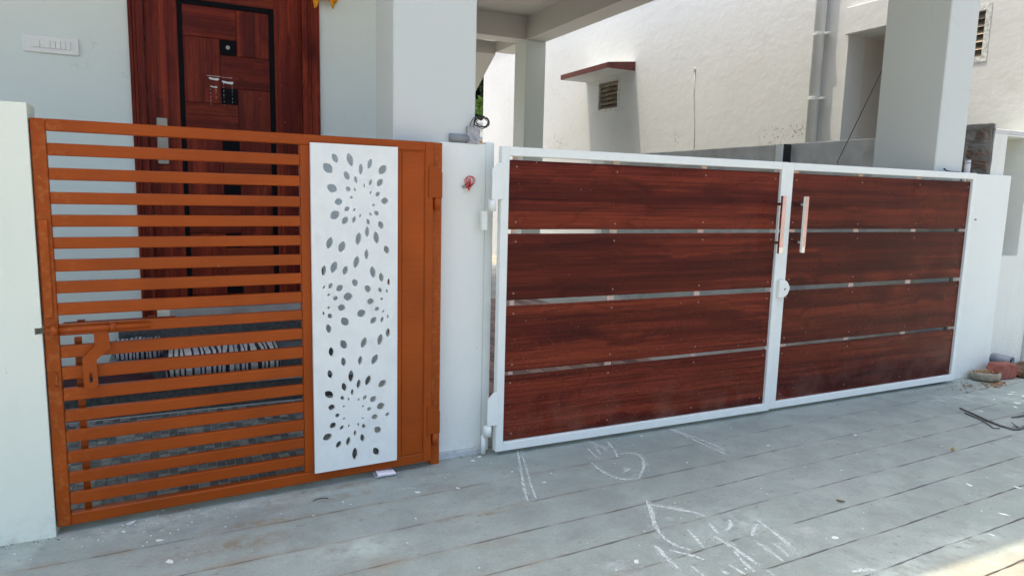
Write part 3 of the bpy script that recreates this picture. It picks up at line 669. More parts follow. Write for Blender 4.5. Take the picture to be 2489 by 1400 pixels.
# ---------------------------------------------------------------- wooden gate, two leaves
PZ = [(1.1045,1.4365),(.7565,1.0835),(.3965,.7285),(.040,.3760)]
def leafgate(name, loc, rz, W, sl, sr, straps, label):
    e = empty(name, loc, rz); tag(e, label, 'gate', 'leaves of the wooden gate')
    L(B(0,sl,0,.04,-.008,1.497, bev=.003), 'stile', 'whitesteel', e); L(B(W-sr,W,0,.04,-.008,1.497, bev=.003), 'stile', 'whitesteel', e)
    L(B(sl+.0002,W-sr-.0002,0.0005,.0395,1.4536,1.497, bev=.003), 'rail', 'whitesteel', e); L(B(sl+.0002,W-sr-.0002,.0005,.0395,-.008,.0367, bev=.003), 'rail', 'whitesteel', e)
    for z0, z1 in PZ: L(B(sl+.003,W-sr-.003,.016,.028,z0,z1, bev=.001), 'plank', 'wood_x', e)
    scw = MB()
    for a, c in straps:
        L(B(a,c,.0285,.035,.0372,1.4531, bev=.001), 'strap', 'strap', e)
        for z0, z1 in PZ:
            for z in (z0+.035, z1-.035):
                x = min(max((a+c)/2, sl+.03), W-sr-.03)+rnd.uniform(-.006,.006); zz = z+rnd.uniform(-.006,.006)
                scw.tube([(x,.0162,zz),(x,.0146,zz)], .0052, 8)
    tag(L(scw, 'screws', 'screw', e), kind='stuff')
    return e
lx = 1.8386
wl = leafgate('wooden_gate', (lx,0,0), -math.atan2(.0107,1.9), 1.8470, .0414, .041, [(1.910-lx,1.937-lx),(2.483-lx,2.526-lx),(3.066-lx,3.1075-lx),(3.6415-lx,3.6445-lx+.02)], 'wider wooden plank gate leaf in a white frame beside the middle pillar')
rx = 3.6935
wr = leafgate('wooden_gate', (rx,.0042,0), math.atan2(.0102,1.87), 1.8660, .0615, .038, [(3.758-rx,3.8315-rx),(4.3586-rx,4.405-rx),(4.932-rx,4.9845-rx),(5.495-rx,5.519-rx)], 'wooden plank gate leaf in a white frame beside the far wide pillar')
def pull(e, x0, x1):
    b = L(B(x0,x1,-.066,-.048,.967,1.301, bev=.0015), 'pull_handle', 'chrome', e)
    f = L(B(x0+.001,x1-.001,-.0675,-.0662,1.003,1.299), 'painted_reflection', 'reflection', None); f.parent = b  # salmon sheet paints the opposite building's reflection onto the chrome
    for z in (1.253,1.029):
        o = L(B((x0+x1)/2-.006,(x0+x1)/2+.006,-.048,.016,z-.008,z+.008, bev=.001), 'handle_mount', 'chrome', None); o.parent = b
pull(wl, 3.598-lx, 3.624-lx); pull(wr, 3.798-rx, 3.823-rx)
lk = [(3.672-lx,.6945)]+[(3.700-lx+.056*math.cos(a), .7495+.055*math.sin(a)) for a in [-math.pi/2+math.pi*k/20 for k in range(21)]]+[(3.672-lx,.8045)]
lo = L(MB().prism(lk, -.020,-.0005,'y', bev=.003), 'lock_plate', 'whitesteel', wl)
o = L(MB().tube([(3.718-lx,-.0205,.748),(3.718-lx,-.0215,.748)], .006, 12), 'keyhole', 'bark', None); o.parent = lo
for z0, zz in ((1.248,1.421),(.135,.303)):
    hg = L(MB().prism([(-.050,z0),(.010,z0),(.010,zz),(-.018,zz),(-.050,zz-.032)], -.006,-.0003,'y', bev=.001), 'hinge', 'whitesteel', wl)
    o = L(MB().tube([(-.041,.012,z0-.056),(-.041,.012,z0-.003)], .020, 16), 'hinge_barrel', 'whitesteel', None, True); o.parent = hg
    if z0 > 1: o = L(B(-.075,-.045,.05,.074,z0-.15,z0-.0565, bev=.002), 'hinge_strap', 'whitesteel', None); o.parent = hg
    else: o = L(MB().tube([(-.055,.030,z0-.15),(-.055,.030,z0-.0565)], .012, 8), 'hinge_pin', 'whitesteel', None, True); o.parent = hg

# ---------------------------------------------------------------- neighbour's house
nb = empty('neighbour_house', (7.5,0,0)); tag(nb, 'rough cream plastered house wall beyond the driveway with louvred vents', 'house')
W1 = (6.035,6.65,2.575,3.075); W2 = (.66,1.15,2.470,2.935); RC = (1.05,2.03,.2,2.93)
w = MB(); holed(w, .1,11.25,-.05,7.0,[W1,W2,RC],6.6,6.85,'x'); w.build('wall', 'stucco', nb)
holed(MB(), 6.85,10,-.05,7.0,[],.1,.35,'y').build('wall', 'stucco', nb)
B(6.85,10,11.0,11.25,-.05,7.0).build('wall', 'stucco', nb)
B(6.19,10.2,-.2,11.6,6.75,6.95).build('roof_eave', 'stucco', nb)
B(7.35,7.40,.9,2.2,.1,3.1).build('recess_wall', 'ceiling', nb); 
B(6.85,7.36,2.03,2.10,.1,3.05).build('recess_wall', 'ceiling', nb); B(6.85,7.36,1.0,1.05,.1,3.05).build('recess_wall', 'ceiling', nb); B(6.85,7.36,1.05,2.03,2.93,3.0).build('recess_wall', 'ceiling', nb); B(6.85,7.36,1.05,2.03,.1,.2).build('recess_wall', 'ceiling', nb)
B(6.555,6.5995,.95,2.045,2.93,3.19, bev=.004).build('lintel', 'stucco', nb)
ch = MB().prism([(6.6,3.10),(6.6,3.225),(6.135,3.175),(6.135,3.10)], 5.68,6.98,'y').build('window_canopy', 'stucco', nb)
b1 = MB().prism([(6.11,3.098),(6.134,3.098),(6.134,3.178),(6.11,3.170)], 5.658,7.0,'y').prism([(6.135,3.098),(6.6,3.098),(6.6,3.228),(6.135,3.178)], 5.657,5.679,'y').prism([(6.135,3.098),(6.6,3.098),(6.6,3.228),(6.135,3.178)], 6.981,7.0,'y').build('fascia', 'maroon'); sub(b1, ch)
def vent(q, name, n, recess):
    y0, y1, z0, z1 = q
    f = MB(); t_ = .045
    f.box(6.6-.006,6.66,y0,y0+t_,z0,z1).box(6.6-.006,6.66,y1-t_,y1,z0,z1).box(6.6-.006,6.66,y0+t_,y1-t_,z1-t_,z1).box(6.6-.006,6.66,y0+t_,y1-t_,z0,z0+t_)
    fo = f.build(name, 'frame_old', nb)
    for k in range(n):
        z = z0+t_+(z1-z0-2*t_)*(k+.5)/n; dz = (z1-z0-2*t_)/n
        lv = MB(); lv.faces([(6.61,y0+t_,z-dz*.55),(6.61,y1-t_,z-dz*.55),(6.67,y1-t_,z+dz*.5),(6.67,y0+t_,z+dz*.5),(6.615,y0+t_,z-dz*.55),(6.615,y1-t_,z-dz*.55),(6.675,y1-t_,z+dz*.5),(6.675,y0+t_,z+dz*.5)],[(0,1,2,3),(7,6,5,4),(0,4,5,1),(2,6,7,3),(1,5,6,2),(0,3,7,4)])
        sub(lv.build('louvre', 'louvre'), fo)
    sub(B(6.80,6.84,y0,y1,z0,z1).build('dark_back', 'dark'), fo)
vent(W1, 'vent_window', 6, .06); vent(W2, 'vent_window', 6, .06)
dp = MB().tube([(6.53,2.335,1.62),(6.53,2.335,6.7)], .055, 20).build('downpipe', 'pvc', nb, smooth=True)
for z in (2.335,2.985):
    c_ = MB().tube([(6.53,2.335,z-.012),(6.53,2.335,z+.012)], .060, 20).box(6.55,6.5995,2.262,2.282,z-.011,z+.011).box(6.52,6.56,2.215,2.28,z-.010,z+.010); sub(c_.build('pipe_clamp', 'pvc'), dp)
dp2 = sub(MB().tube([(6.53,2.335,1.60),(6.53,2.335,1.64)], .062, 20).build('pipe_end', 'frame_old', None, True), dp)

o = MB().tube([(6.592,4.33,2.95),(6.592,4.325,2.90)], .012, 8).tube([(6.594,4.325,2.90),(6.594,4.318,2.6),(6.594,4.27,2.2),(6.594,4.244,1.75)], .0035, 6); o.build('wall_wire', 'frame_old', nb, True)
# niche block beside the far pillar
nk = empty('meter_niche', (6.2,.2,-.04)); tag(nk, 'white plastered block with an open meter niche right of the far pillar', 'niche')
holed(MB(), 5.885,6.599,-.04,1.80,[(6.058,6.37,.888,1.79)],.12,.42,'y').build('block', 'weathered', nk)
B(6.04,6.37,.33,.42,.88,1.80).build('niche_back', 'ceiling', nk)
B(5.89,6.599,.122,.44,1.8005,1.836, bev=.003).build('cap_slab', 'cement', nk)
MB().tube([(6.06,.325,1.50),(6.35,.325,1.525)], .0035, 6).build('niche_wire', 'blackpipe', nk)
def rough(name, mat, x0, x1, y0, y1, z0, z1, amp, cuts, seed, parent=None):
    b = bmesh.new(); bmesh.ops.create_cube(b, size=1.0); bmesh.ops.subdivide_edges(b, edges=b.edges[:], cuts=cuts, use_grid_fill=True)
    rr = random.Random(seed)
    for v in b.verts:
        v.co = Vector(((x0+x1)/2+v.co.x*(x1-x0), (y0+y1)/2+v.co.y*(y1-y0), (z0+z1)/2+v.co.z*(z1-z0)))+Vector((rr.uniform(-1,1),rr.uniform(-1,1),rr.uniform(-1,1)))*amp
    m = MB(); m._add(b); return m.build(name, mat, parent)
bs = empty('brick_stub', (5.85,.3,0)); tag(bs, 'rough unplastered brick stub behind the top of the far pillar', 'brick wall')
for r_ in range(7):
    y = .125
    while y < .49:
        ln = min(.205, .505-y) if (r_ % 2 or y > .13) else .10
        if ln > .03: rough('brick', 'mossbrick' if rnd.random() < .5 else 'cement_dark', 5.846+rnd.uniform(-.006,.006),5.882,y+.003,y+ln-.003,1.32+.073*r_,1.32+.073*r_+.067,.009,4,r_*9+int(y*100),bs)
        y += ln+.004
rough('mortar', 'cement_dark', 5.850,5.883,.12,.51,.0,1.832,.009,15,4,bs)
rough('mortar_cap', 'cement_dark', 5.842,5.892,.12,.51,1.832,1.868,.006,8,8,bs)
fl = MB()
for k in range(60):
    a = rnd.uniform(0, 6.28); rr_ = rnd.random()**.5*.055; x = 6.225+rr_*math.cos(a); y = .21+rr_*.8*math.sin(a); z = .888+rnd.random()*.05*(1-rr_/.06)+.003
    d = Vector((rnd.uniform(-1,1),rnd.uniform(-1,1),rnd.uniform(-.3,1))).normalized()*.018
    n_ = d.cross(Vector((rnd.uniform(-1,1),rnd.uniform(-1,1),1))).normalized()*.006
    p = Vector((x,y,z)); q = [p-d*.5,p+n_,p+d*.5,p-n_]
    fl.faces([tuple(c) for c in q]+[tuple(c+Vector((0,0,.0015))) for c in q], [(3,2,1,0),(4,5,6,7)])
o = fl.build('dried_flowers', 'chips', loc=(6.225,.21,.89)); tag(o, 'little heap of dried brown flowers on the ledge of the meter niche', 'dried flowers')

# ---------------------------------------------------------------- things on the ground at the far pillar
def bowl(name, mat, c, rx_, ry_, h_, seed):
    prof = [(0,.0),(.60,.0),(.88,.12),(1.0,.42),(1.0,.75),(.96,.95),(.90,1.0),(.84,.95),(.80,.70),(.6,.50),(0,.45)]; n = 28; rr = random.Random(seed); vv = []; ff = []
    for i, (r_, z) in enumerate(prof):
        for k in range(n):
            a = 2*math.pi*k/n; q = r_*(1+.045*math.sin(3*a+1)+.03*math.sin(7*a))+(rr.uniform(-.012,.012) if r_ else 0)
            vv.append((c[0]+q*rx_*math.cos(a)*1.0-q*ry_*.08*math.sin(a), c[1]+q*ry_*math.sin(a)+q*rx_*-.08*math.cos(a), c[2]+z*h_*(1+.08*math.sin(2*a))))
    for i in range(len(prof)-1):
        for k in range(n): ff.append((i*n+k, i*n+(k+1) % n, (i+1)*n+(k+1) % n, (i+1)*n+k))
    return MB().faces(vv, ff).build(name, mat, smooth=True, loc=c)
pot = bowl('husk_bowl', 'husk', (5.885,-.025,-.03), .108,.088,.066, 4)
tag(pot, 'small rough clay bowl of dry husk standing before the red brick', 'bowl')
def chips(n, cx, cy, sx_, sy_, z0, seed, mb=None, zr=.0):
    rr = random.Random(seed); mb = mb or MB()
    for k in range(n):
        x = cx+rr.gauss(0,1)*sx_; y = cy+rr.gauss(0,1)*sy_; z = z0+rr.random()*zr
        a = rr.uniform(0,6.28); l = rr.uniform(.006,.018); w_ = rr.uniform(.003,.007); d = Vector((math.cos(a),math.sin(a),rr.uniform(-.2,.3))); n_ = Vector((-math.sin(a),math.cos(a),rr.uniform(-.3,.3)))
        p = Vector((x,y,z+.004)); q = [p-d*l,p+n_*w_,p+d*l,p-n_*w_]
        mb.faces([tuple(c) for c in q]+[tuple(c+Vector((0,0,.003))) for c in q], [(3,2,1,0),(4,5,6,7),(0,1,5,4),(1,2,6,5),(2,3,7,6),(3,0,4,7)])
    return mb
off_ = pot.location
o = chips(170, 5.885,-.025,.040,.032,.004,5,zr=.032).build('husk_chips', 'chips', None, loc=tuple(off_)); o.parent = pot; o.location = (0,0,0); tag(o, kind='stuff')
o = chips(70, 5.83,-.13,.07,.03,-.03,6).build('wood_chips', 'chips'); tag(o, kind='stuff')
o = chips(28, 5.55,-.10,.16,.05,-.03,16).build('wood_chips', 'chips'); tag(o, kind='stuff')
o = MB().prism([(5.975,-.03),(6.15,-.03),(6.20,.025),(6.165,.086),(5.985,.092),(5.955,.03)], -.08,.02,'y', bev=.008)
o = o.build('loose_brick', 'brick', loc=(6.07,-.03,-.03)); o.rotation_euler = (0,0,R(-8)); tag(o, 'worn red brick lying beside the clay bowl at the pillar foot', 'brick')
dr = empty('drain_pipe', (6.05,.02,.05)); tag(dr, 'grey drain pipe stub with a black open mouth behind the red brick', 'pipe')
pt = MB().tube([(6.205,.20,.088),(6.215,-.02,.082)], .040, 20, cap=False).build('pipe_wall', 'greypvc', dr, True); pt.modifiers.new('t','SOLIDIFY').thickness = .006
MB().tube([(6.2125,.06,.0845),(6.214,.0,.083)], .036, 20).build('pipe_inside', 'dark', dr)
rough('soil_heap', 'soil', 6.22,6.60,-.11,.115,-.034,.015,.014,7,21); so_ = bpy.data.objects['soil_heap']; tag(so_, kind='stuff')
def twig(name, paths, label, cat='twig', mat='bark'):
    m = MB()
    for p, r0, r1 in paths: m.tube([(x,y,-.03+r0+z) for x, y, z in p], r0, 7, True, r1)
    o = m.build(name, mat, smooth=True, loc=(paths[0][0][0][0],paths[0][0][0][1],-.03)); return tag(o, label, cat)
twig('fallen_twig', [([(4.94,-.41,.004),(4.90,-.52,.003),(4.85,-.632,.002),(4.825,-.72,.0),(4.83,-.79,.0),(4.87,-.80,.003),(4.95,-.79,.006)], .005,.009),([(4.881,-.477,0),(4.85,-.56,0),(4.822,-.623,0),(4.765,-.70,0),(4.743,-.726,0),(4.779,-.741,0)], .004,.003),([(4.88,-.80,.0),(4.885,-.765,.012),(4.90,-.735,.02)], .005,.002),([(4.882,-.785,.005),(4.86,-.765,.012)], .003,.002)], 'long forked grey twig lying on the concrete in front of the far pillar')
twig('fallen_twig', [([(5.075,-.645,0),(5.12,-.655,.002),(5.22,-.66,.004),(5.5,-.70,.004)], .004,.012)], 'straight thick twig end beyond the forked twig')
# leaves, paint drops, litter
def leafthing(name, x, y, l, a, mat, label):
    vv = []; d = (math.cos(a), math.sin(a))
    n = 7
    for k in range(n):
        t = k/(n-1); ww = l*.22*math.sin(math.pi*min(max(t,.02),.98))
        for s_ in (-1, 0, 1): vv.append((x+d[0]*(t-.5)*l-d[1]*ww*s_, y+d[1]*(t-.5)*l+d[0]*ww*s_, -.029+.004*(1-t)+(.006*t*t if s_ == 0 else .006*t*t+.005)))
    ff = [(3*k+s_, 3*k+s_+1, 3*k+s_+4, 3*k+s_+3) for k in range(n-1) for s_ in (0, 1)]
    o = MB().faces(vv, ff).build(name, mat, smooth=True, loc=(x,y,-.03)); o.modifiers.new('t','SOLIDIFY').thickness = .001; tag(o, label, 'leaf')
leafthing('fallen_leaf', 4.149,-.852,.040,.6,'leafyellow','small dry yellow leaf on a joint of the concrete, nearer the twigs')
leafthing('fallen_leaf', 3.021,-1.06,.034,2.4,'leafbrown','small dry brown leaf between chalk strokes and sunny corner')
sp = MB(); rr = random.Random(12)
DROPS = [(.341,-.273,.012),(1.351,-.246,.011),(2.728,-1.272,.013),(3.583,-1.421,.015),(3.858,-.482,.011),(3.761,-1.169,.013),(.376,-.451,.014),(.218,-.148,.008),(.239,-.078,.014),(1.714,-.01,.010),(1.763,.027,.010),(1.528,-.274,.009),(1.834,-.202,.006),(2.691,-.436,.006),(1.917,-.369,.007),(3.2,-.708,.005),(3.95,-1.283,.012),(5.029,-.491,.012),(5.652,-.324,.018),(5.73,-.30,.014),(5.69,-.40,.02),(3.34,-1.512,.010),(3.259,-.417,.008),(1.896,-1.108,.012),(2.708,-.038,.008),(5.40,-.36,.013),(5.46,-.47,.02),(5.35,-.52,.016)]
for _ in range(110): DROPS.append((rr.uniform(-.3,6.2), -rr.random()**1.4*1.6+.02, rr.uniform(.0015,.0045)))
for _ in range(45): DROPS.append((rr.gauss(.35,.22), rr.gauss(-.14,.07), rr.uniform(.0015,.0045)))
for x, y, r_ in DROPS:
    a0 = rr.uniform(0, 6.28); pts = []
    for k in range(9):
        a = 2*math.pi*k/9; q = r_*rr.uniform(.55,1.25); u = q*1.35*math.cos(a); v = q*.75*math.sin(a)
        pts.append((x+u*math.cos(a0)-v*math.sin(a0), y+u*math.sin(a0)+v*math.cos(a0)))
    sp.prism(pts, -.0295,-.0284,'z')
tag(sp.build('paint_drops', 'drop'), kind='stuff')
# chalk drawings left on the street
CHALK = {'lines_a':[[(1.978,0.033),(1.932,-0.078),(1.866,-0.239),(1.803,-0.383),(1.76,-0.51)],[(1.978,-0.016),(1.936,-0.132),(1.893,-0.25),(1.847,-0.368),(1.802,-0.508)]],'lines_b':[[(2.925,0.001),(2.942,-0.111),(2.941,-0.231),(2.949,-0.334),(2.952,-0.418)],[(2.939,-0.005),(2.961,-0.119),(2.978,-0.217),(2.995,-0.311),(2.989,-0.378)]],'bowl':[[(2.243,-0.255),(2.231,-0.347),(2.237,-0.43),(2.255,-0.47),(2.3,-0.5),(2.349,-0.503)],[(2.425,-0.215),(2.495,-0.212),(2.532,-0.238),(2.518,-0.305),(2.477,-0.376),(2.421,-0.437),(2.354,-0.496)],[(2.482,-0.039),(2.454,-0.132),(2.41,-0.24)],[(2.393,0.027),(2.399,-0.054),(2.405,-0.112),(2.409,-0.149)],[(2.333,-0.069),(2.312,-0.155),(2.31,-0.225)],[(2.394,-0.052),(2.365,-0.123),(2.348,-0.183)],[(2.319,-0.418),(2.353,-0.404),(2.38,-0.385)],[(2.343,-0.296),(2.349,-0.318)]],'bird':[[(2.236,-0.71),(2.214,-0.766),(2.167,-0.845),(2.124,-0.919),(2.097,-0.987),(2.096,-1.044),(2.11,-1.09),(2.135,-1.122)],[(2.227,-0.749),(2.272,-0.8),(2.325,-0.841),(2.358,-0.882),(2.376,-0.928)],[(2.028,-1.033),(2.029,-1.07),(2.016,-1.113),(2.008,-1.164),(2.006,-1.216)],[(2.059,-1.09),(2.092,-1.132),(2.121,-1.159),(2.13,-1.197)],[(2.23,-0.988),(2.215,-1.038),(2.208,-1.088),(2.189,-1.124)],[(2.286,-1.06),(2.292,-1.094),(2.296,-1.148),(2.295,-1.206),(2.294,-1.261),(2.289,-1.319)],[(2.41,-1.159),(2.408,-1.211),(2.405,-1.267),(2.396,-1.319)],[(2.462,-1.204),(2.467,-1.244),(2.44,-1.303)],[(2.551,-1.042),(2.534,-1.126),(2.529,-1.195),(2.478,-1.319)],[(2.527,-1.066),(2.481,-1.088),(2.432,-1.13)],[(2.193,-1.258),(2.197,-1.299),(2.199,-1.331)],[(2.062,-1.208),(2.062,-1.246),(2.056,-1.281)],[(2.137,-1.273),(2.143,-1.294),(2.146,-1.308)],[(2.348,-0.981),(2.34,-1.011),(2.318,-1.066)],[(2.446,-0.989),(2.438,-1.028),(2.36,-1.06)],[(2.293,-1.34),(2.289,-1.377)],[(2.212,-0.864),(2.219,-0.901)],[(2.293,-1.161),(2.251,-1.269),(2.242,-1.331)],[(2.566,-1.472),(2.624,-1.471),(2.656,-1.498)]]}

def chalk(strokes, name, label, w0):
    m = MB(); rr = random.Random(len(label))
    for S_ in strokes:
        P = []
        for a, c in zip(S_, S_[1:]):
            n = max(2, int(math.dist(a, c)/.03))
            P += [(a[0]+(c[0]-a[0])*k/n, a[1]+(c[1]-a[1])*k/n) for k in range(n)]
        P.append(S_[-1])
        for _ in range(3): P = [P[0]]+[tuple((P[i-1][j]+2*P[i][j]+P[i+1][j])/4 for j in (0, 1)) for i in range(1, len(P)-1)]+[P[-1]]
        vv = []
        for i, p in enumerate(P):
            q0, q1 = P[max(i-1,0)], P[min(i+1,len(P)-1)]; d = Vector((q1[0]-q0[0], q1[1]-q0[1])); d.normalize()
            w_ = w0*rr.uniform(.65,1.35)*(.5+.5*min(1, i/3, (len(P)-1-i)/3+.2))
            vv += [(p[0]-d.y*w_, p[1]+d.x*w_, -.0287), (p[0]+d.y*w_, p[1]-d.x*w_, -.0287)]
        m.faces(vv, [(2*i,2*i+1,2*i+3,2*i+2) for i in range(len(P)-1)])
    sm = MB()
    for S_ in strokes:
        for rep in range(2):
            P = [(a[0]+rr.uniform(-.012,.012), a[1]+rr.uniform(-.012,.012)) for a in S_]
            Q = []
            for a, c in zip(P, P[1:]):
                n = max(2, int(math.dist(a, c)/.05)); Q += [(a[0]+(c[0]-a[0])*k/n, a[1]+(c[1]-a[1])*k/n) for k in range(n)]
            Q.append(P[-1]); vv = []
            for i, p in enumerate(Q):
                q0, q1 = Q[max(i-1,0)], Q[min(i+1,len(Q)-1)]; d = Vector((q1[0]-q0[0], q1[1]-q0[1])); d.normalize()
                w_ = w0*rr.uniform(1.8,3.6)
                vv += [(p[0]-d.y*w_, p[1]+d.x*w_, -.0291-.0001*rep), (p[0]+d.y*w_, p[1]-d.x*w_, -.0291-.0001*rep)]
            sm.faces(vv, [(2*i,2*i+1,2*i+3,2*i+2) for i in range(len(Q)-1)])
    c0 = strokes[0][0]
    o = m.build(name, 'chalk', loc=(c0[0],c0[1],-.03)); s2 = sm.build('smudge', 'chalksoft', loc=(c0[0],c0[1],-.03)); s2.parent = o; s2.location = (0,0,0); s2['kind'] = 'stuff'; return tag(o, label, 'chalk drawing')
chalk(CHALK['lines_a'][:1], 'chalk_line', 'faded chalk line running out from the wooden gate, the one nearer the middle pillar', .0065)
chalk(CHALK['lines_a'][1:], 'chalk_line', 'faded chalk line beside the one nearest the middle pillar, slightly farther along the gate', .0045)
chalk(CHALK['lines_b'][:1], 'chalk_line', 'slanting chalk line from the middle of the wider gate leaf, lower of two', .006)
chalk(CHALK['lines_b'][1:], 'chalk_line', 'slanting chalk line from the middle of the wider gate leaf, upper of two', .005)
chalk(CHALK['bowl'], 'chalk_drawing', 'round bowl shaped white chalk drawing just outside the wider gate leaf', .0075)
chalk(CHALK['bird'][-1:], 'chalk_smear', 'short white chalk smear near the sunny corner of the street', .012)
chalk(CHALK['bird'][:-1], 'chalk_drawing', 'large smudged chalk drawing with many strokes far out on the street', .0085)
gr = MB(); rr = random.Random(77)
for k in range(520):
    t_ = rr.random(); zone = rr.choice((0,0,1,2,3,3))
    if zone == 0: x = rr.uniform(1.5,1.86); y = .095-abs(rr.gauss(0,.022))
    elif zone == 1: x = rr.uniform(1.86,5.6); y = rr.uniform(-.05,.10)
    elif zone == 2: x = rr.uniform(-.6,.02); y = -.098-abs(rr.gauss(0,.018))
    else: x = rr.uniform(5.55,6.5); y = .078-abs(rr.gauss(0,.05))
    l = rr.uniform(.0012,.0045); a = rr.uniform(0,6.28); u = (math.cos(a)*l, math.sin(a)*l); v_ = (-math.sin(a)*l*.7, math.cos(a)*l*.7); h_ = l*.8
    gr.faces([(x-u[0],y-u[1],-.0298),(x+v_[0],y+v_[1],-.0298),(x+u[0],y+u[1],-.0298),(x-v_[0],y-v_[1],-.0298),(x,y,-.0298+h_)],[(0,4,1),(1,4,2),(2,4,3),(3,4,0)])
tag(gr.build('grit', 'soil'), kind='stuff')
# folded paper under the orange gate
vv = []; prof = [(.0,.0),(.02,-.001),(.055,.0),(.072,.006),(.076,.016),(.068,.024),(.045,.027),(.015,.024),(-.02,.020)]
for i in range(6):
    for (d, z) in prof: x = 1.222+.019*i; vv.append((x+.006*math.sin(z*90+i*.4), .030-d+.05*(i*.02), -.0285+z*(1-.06*i)+.001*math.sin(i*2+d*60)))
n_ = len(prof); ff = [(i*n_+j, (i+1)*n_+j, (i+1)*n_+j+1, i*n_+j+1) for i in range(5) for j in range(n_-1)]
o = MB().faces(vv, ff).build('folded_paper', 'paper', loc=(1.27,0,-.03)); o.modifiers.new('t','SOLIDIFY').thickness = .0015
tag(o, 'folded white paper lying half under the bottom rail of the orange gate', 'paper')
o = MB().tube([(.95+.03*math.cos(a), -.165+.016*math.sin(a), -.027) for a in [k*.28 for k in range(12)]], .0022, 6).build('bent_wire', 'bark', smooth=True, loc=(.95,-.165,-.03)); tag(o, 'tiny curved dark wire on the concrete in front of the orange gate', 'wire')
# fittings on top of the middle pillar
o = MB().tube([(1.615,.108,1.531),(1.71,.108,1.529)], .0195, 16).build('conduit_stub', 'greypvc', smooth=True, loc=(1.65,.09,1.507)); tag(o, 'short grey conduit lying on the white middle pillar', 'conduit')
bx = rough('wrapped_junction_box', 'foil', 1.702,1.764,.095,.118,1.5095,1.585,.0035,6,31); tag(bx, 'crumpled grey plastic wrapped box on top of the white middle pillar', 'box')
mbw = MB()
for k in range(4):
    pts = []
    rx2, rz2 = .040-.003*k, .026-.0015*k
    for i in range(33):
        a = 2*math.pi*i/32; pts.append((1.771+.004*k+rx2*math.cos(a), .092+.007*k+.006*math.sin(a*2+k), 1.612+.002*k*(-1)**k+rz2*math.sin(a)+.003*math.sin(a*3+k)))
    mbw.tube(pts, .0019, 6)
mbw.tube([(1.713,.10,1.575),(1.716,.10,1.600),(1.730,.10,1.625),(1.748,.10,1.637)], .0019, 6).tube([(1.735,.10,1.57),(1.733,.10,1.595),(1.745,.10,1.625)], .0019, 6)
o = mbw.build('cable_coil', 'blackpipe', smooth=True, loc=(1.76,.09,1.585)); tag(o, 'loose coil of thin black cable rising from the wrapped box', 'cable')
mr_ = MB()
for k, (rx2, rz2, cx, cz, ph) in enumerate(((.017,.026,1.708,1.328,0),(.014,.024,1.694,1.320,.5),(.013,.021,1.716,1.332,1.1),(.009,.022,1.698,1.306,.3))):
    mr_.tube([(cx+.007+rx2*math.cos(a)+.004*math.sin(a*2+ph), .050-.004*k+.004*math.sin(a+ph)+.042, cz+rz2*math.sin(a)) for a in [2*math.pi*i/20 for i in range(21)]], .0019, 6)
mr_.tube([(1.712,.101,1.335),(1.711,.088,1.31),(1.706,.084,1.290)], .0032, 6)
wire = empty('wire_bundle', (1.70,.055,1.30)); tag(wire, 'knotted bundle of red wires sticking out of the white middle pillar', 'wire')
mr_.build('red_strand', 'red', wire, True)
MB().tube([(1.706,.101,1.322),(1.691,.088,1.312),(1.674,.087,1.303),(1.678,.086,1.296),(1.696,.085,1.303),(1.718,.085,1.312),(1.728,.086,1.318)], .0022, 6).build('black_strand', 'blackpipe', wire, True)
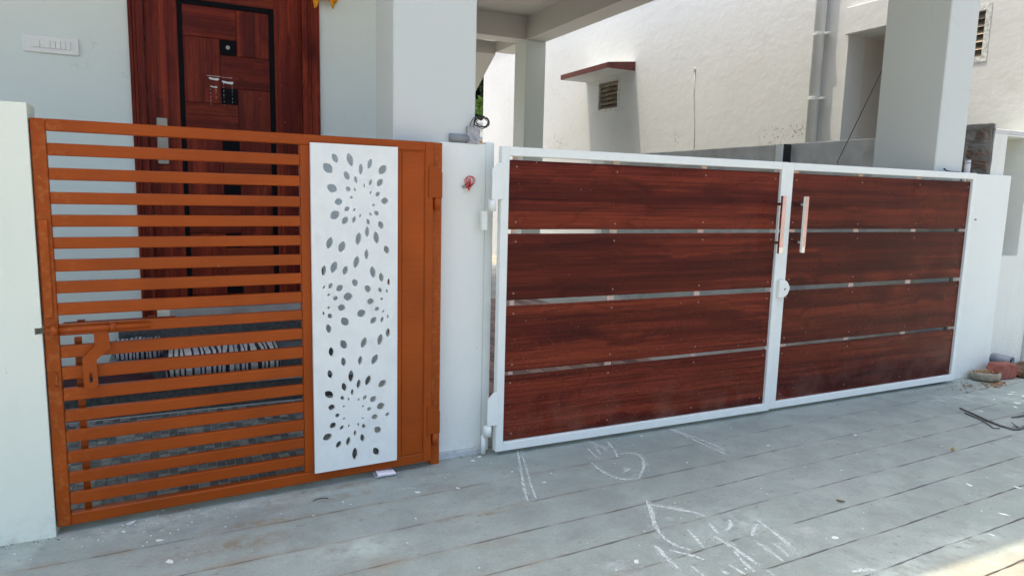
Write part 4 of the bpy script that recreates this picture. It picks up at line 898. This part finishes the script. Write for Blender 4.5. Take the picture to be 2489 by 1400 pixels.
# fittings on top of the far pillar
pv = empty('pipe_stub', (5.55,.09,1.492)); tag(pv, 'short white pipe stub wound with wire on the far pillar', 'pipe')
MB().tube([(5.567,.094,1.46),(5.567,.094,1.594)], .019, 16).build('pipe', 'pvc', pv, True)
MB().tube([(5.567+.024*math.cos(a), .094+.024*math.sin(a), 1.555+.0025*i) for i, a in enumerate([k*.7 for k in range(22)])], .0014, 5).tube([(5.54,.055,1.60),(5.50,.06,1.595),(5.495,.06,1.575),(5.53,.055,1.565)], .0014, 5).build('tie_wire', 'bark', pv, True)
o = MB().tube([(5.268,.072,1.520),(5.29,.07,1.508),(5.33,.065,1.503),(5.43,.062,1.503)], .006, 7, True, .003).build('cable_end', 'blackpipe', smooth=True, loc=(5.3,.07,1.5)); tag(o, 'black cable end curling over the top rail before the far column', 'cable')
# ---------------------------------------------------------------- yard behind: tree and outbuilding at the end of the gap
tree = empty('garden_tree', (8.9,17.5,-.05)); tag(tree, 'dark green garden tree in the gap at the end of the neighbour wall', 'tree')
MB().tube([(8.9,17.5,-.05),(8.95,17.5,1.6),(8.85,17.4,3.2)], .16, 10, True, .09).tube([(8.92,17.5,2.2),(8.5,17.2,3.4),(8.2,17.0,4.4)], .07, 8, True, .03).build('trunk', 'bark', tree, True)
def crown(mat, n, c, r_, seed, sz):
    m = MB(); rr = random.Random(seed); vv = []; ff = []
    for k in range(n):
        d = Vector((rr.gauss(0,1),rr.gauss(0,1),rr.gauss(0,1))).normalized()*rr.random()**.4
        p = Vector(c)+Vector((d.x*r_[0],d.y*r_[1],d.z*r_[2])); a = Vector((rr.uniform(-1,1),rr.uniform(-1,1),rr.uniform(-1,.3))).normalized()*sz*rr.uniform(.6,1.4)
        b2 = a.cross(Vector((rr.uniform(-1,1),rr.uniform(-1,1),1))).normalized()*sz*.3; i = len(vv)
        vv += [tuple(p-a*.5), tuple(p+b2), tuple(p+a*.5), tuple(p-b2)]; ff.append((i,i+1,i+2,i+3))
    return m.faces(vv, ff)
crown('leafdark', 5200, (8.7,17.6,5.0), (1.9,1.4,1.55), 3, .34).build('crown', 'leafdark', tree)
crown('leafgreen', 60, (8.6,16.3,3.75), (.30,.2,.28), 5, .30).build('lit_branch', 'leafgreen', tree)  # lit look is put into a brighter leaf colour than the crown's
tw = empty('outbuilding', (9.0,19.8,-.05)); tag(tw, 'small tan outbuilding seen past the neighbour wall behind the pillar', 'building')
B(7.4,11.0,19.4,21.0,-.05,3.02).build('wall', 'tan', tw); B(7.3,11.1,19.2,21.2,3.02,3.14).build('roof', 'stucco', tw); B(8.4,9.6,19.37,19.399,2.62,2.80).build('ledge', 'maroon', tw)
sh = B(7.6,11.0,19.15,19.19,3.30,3.62).build('sheet_roof', 'drop', tw)
sc.render.film_transparent = False
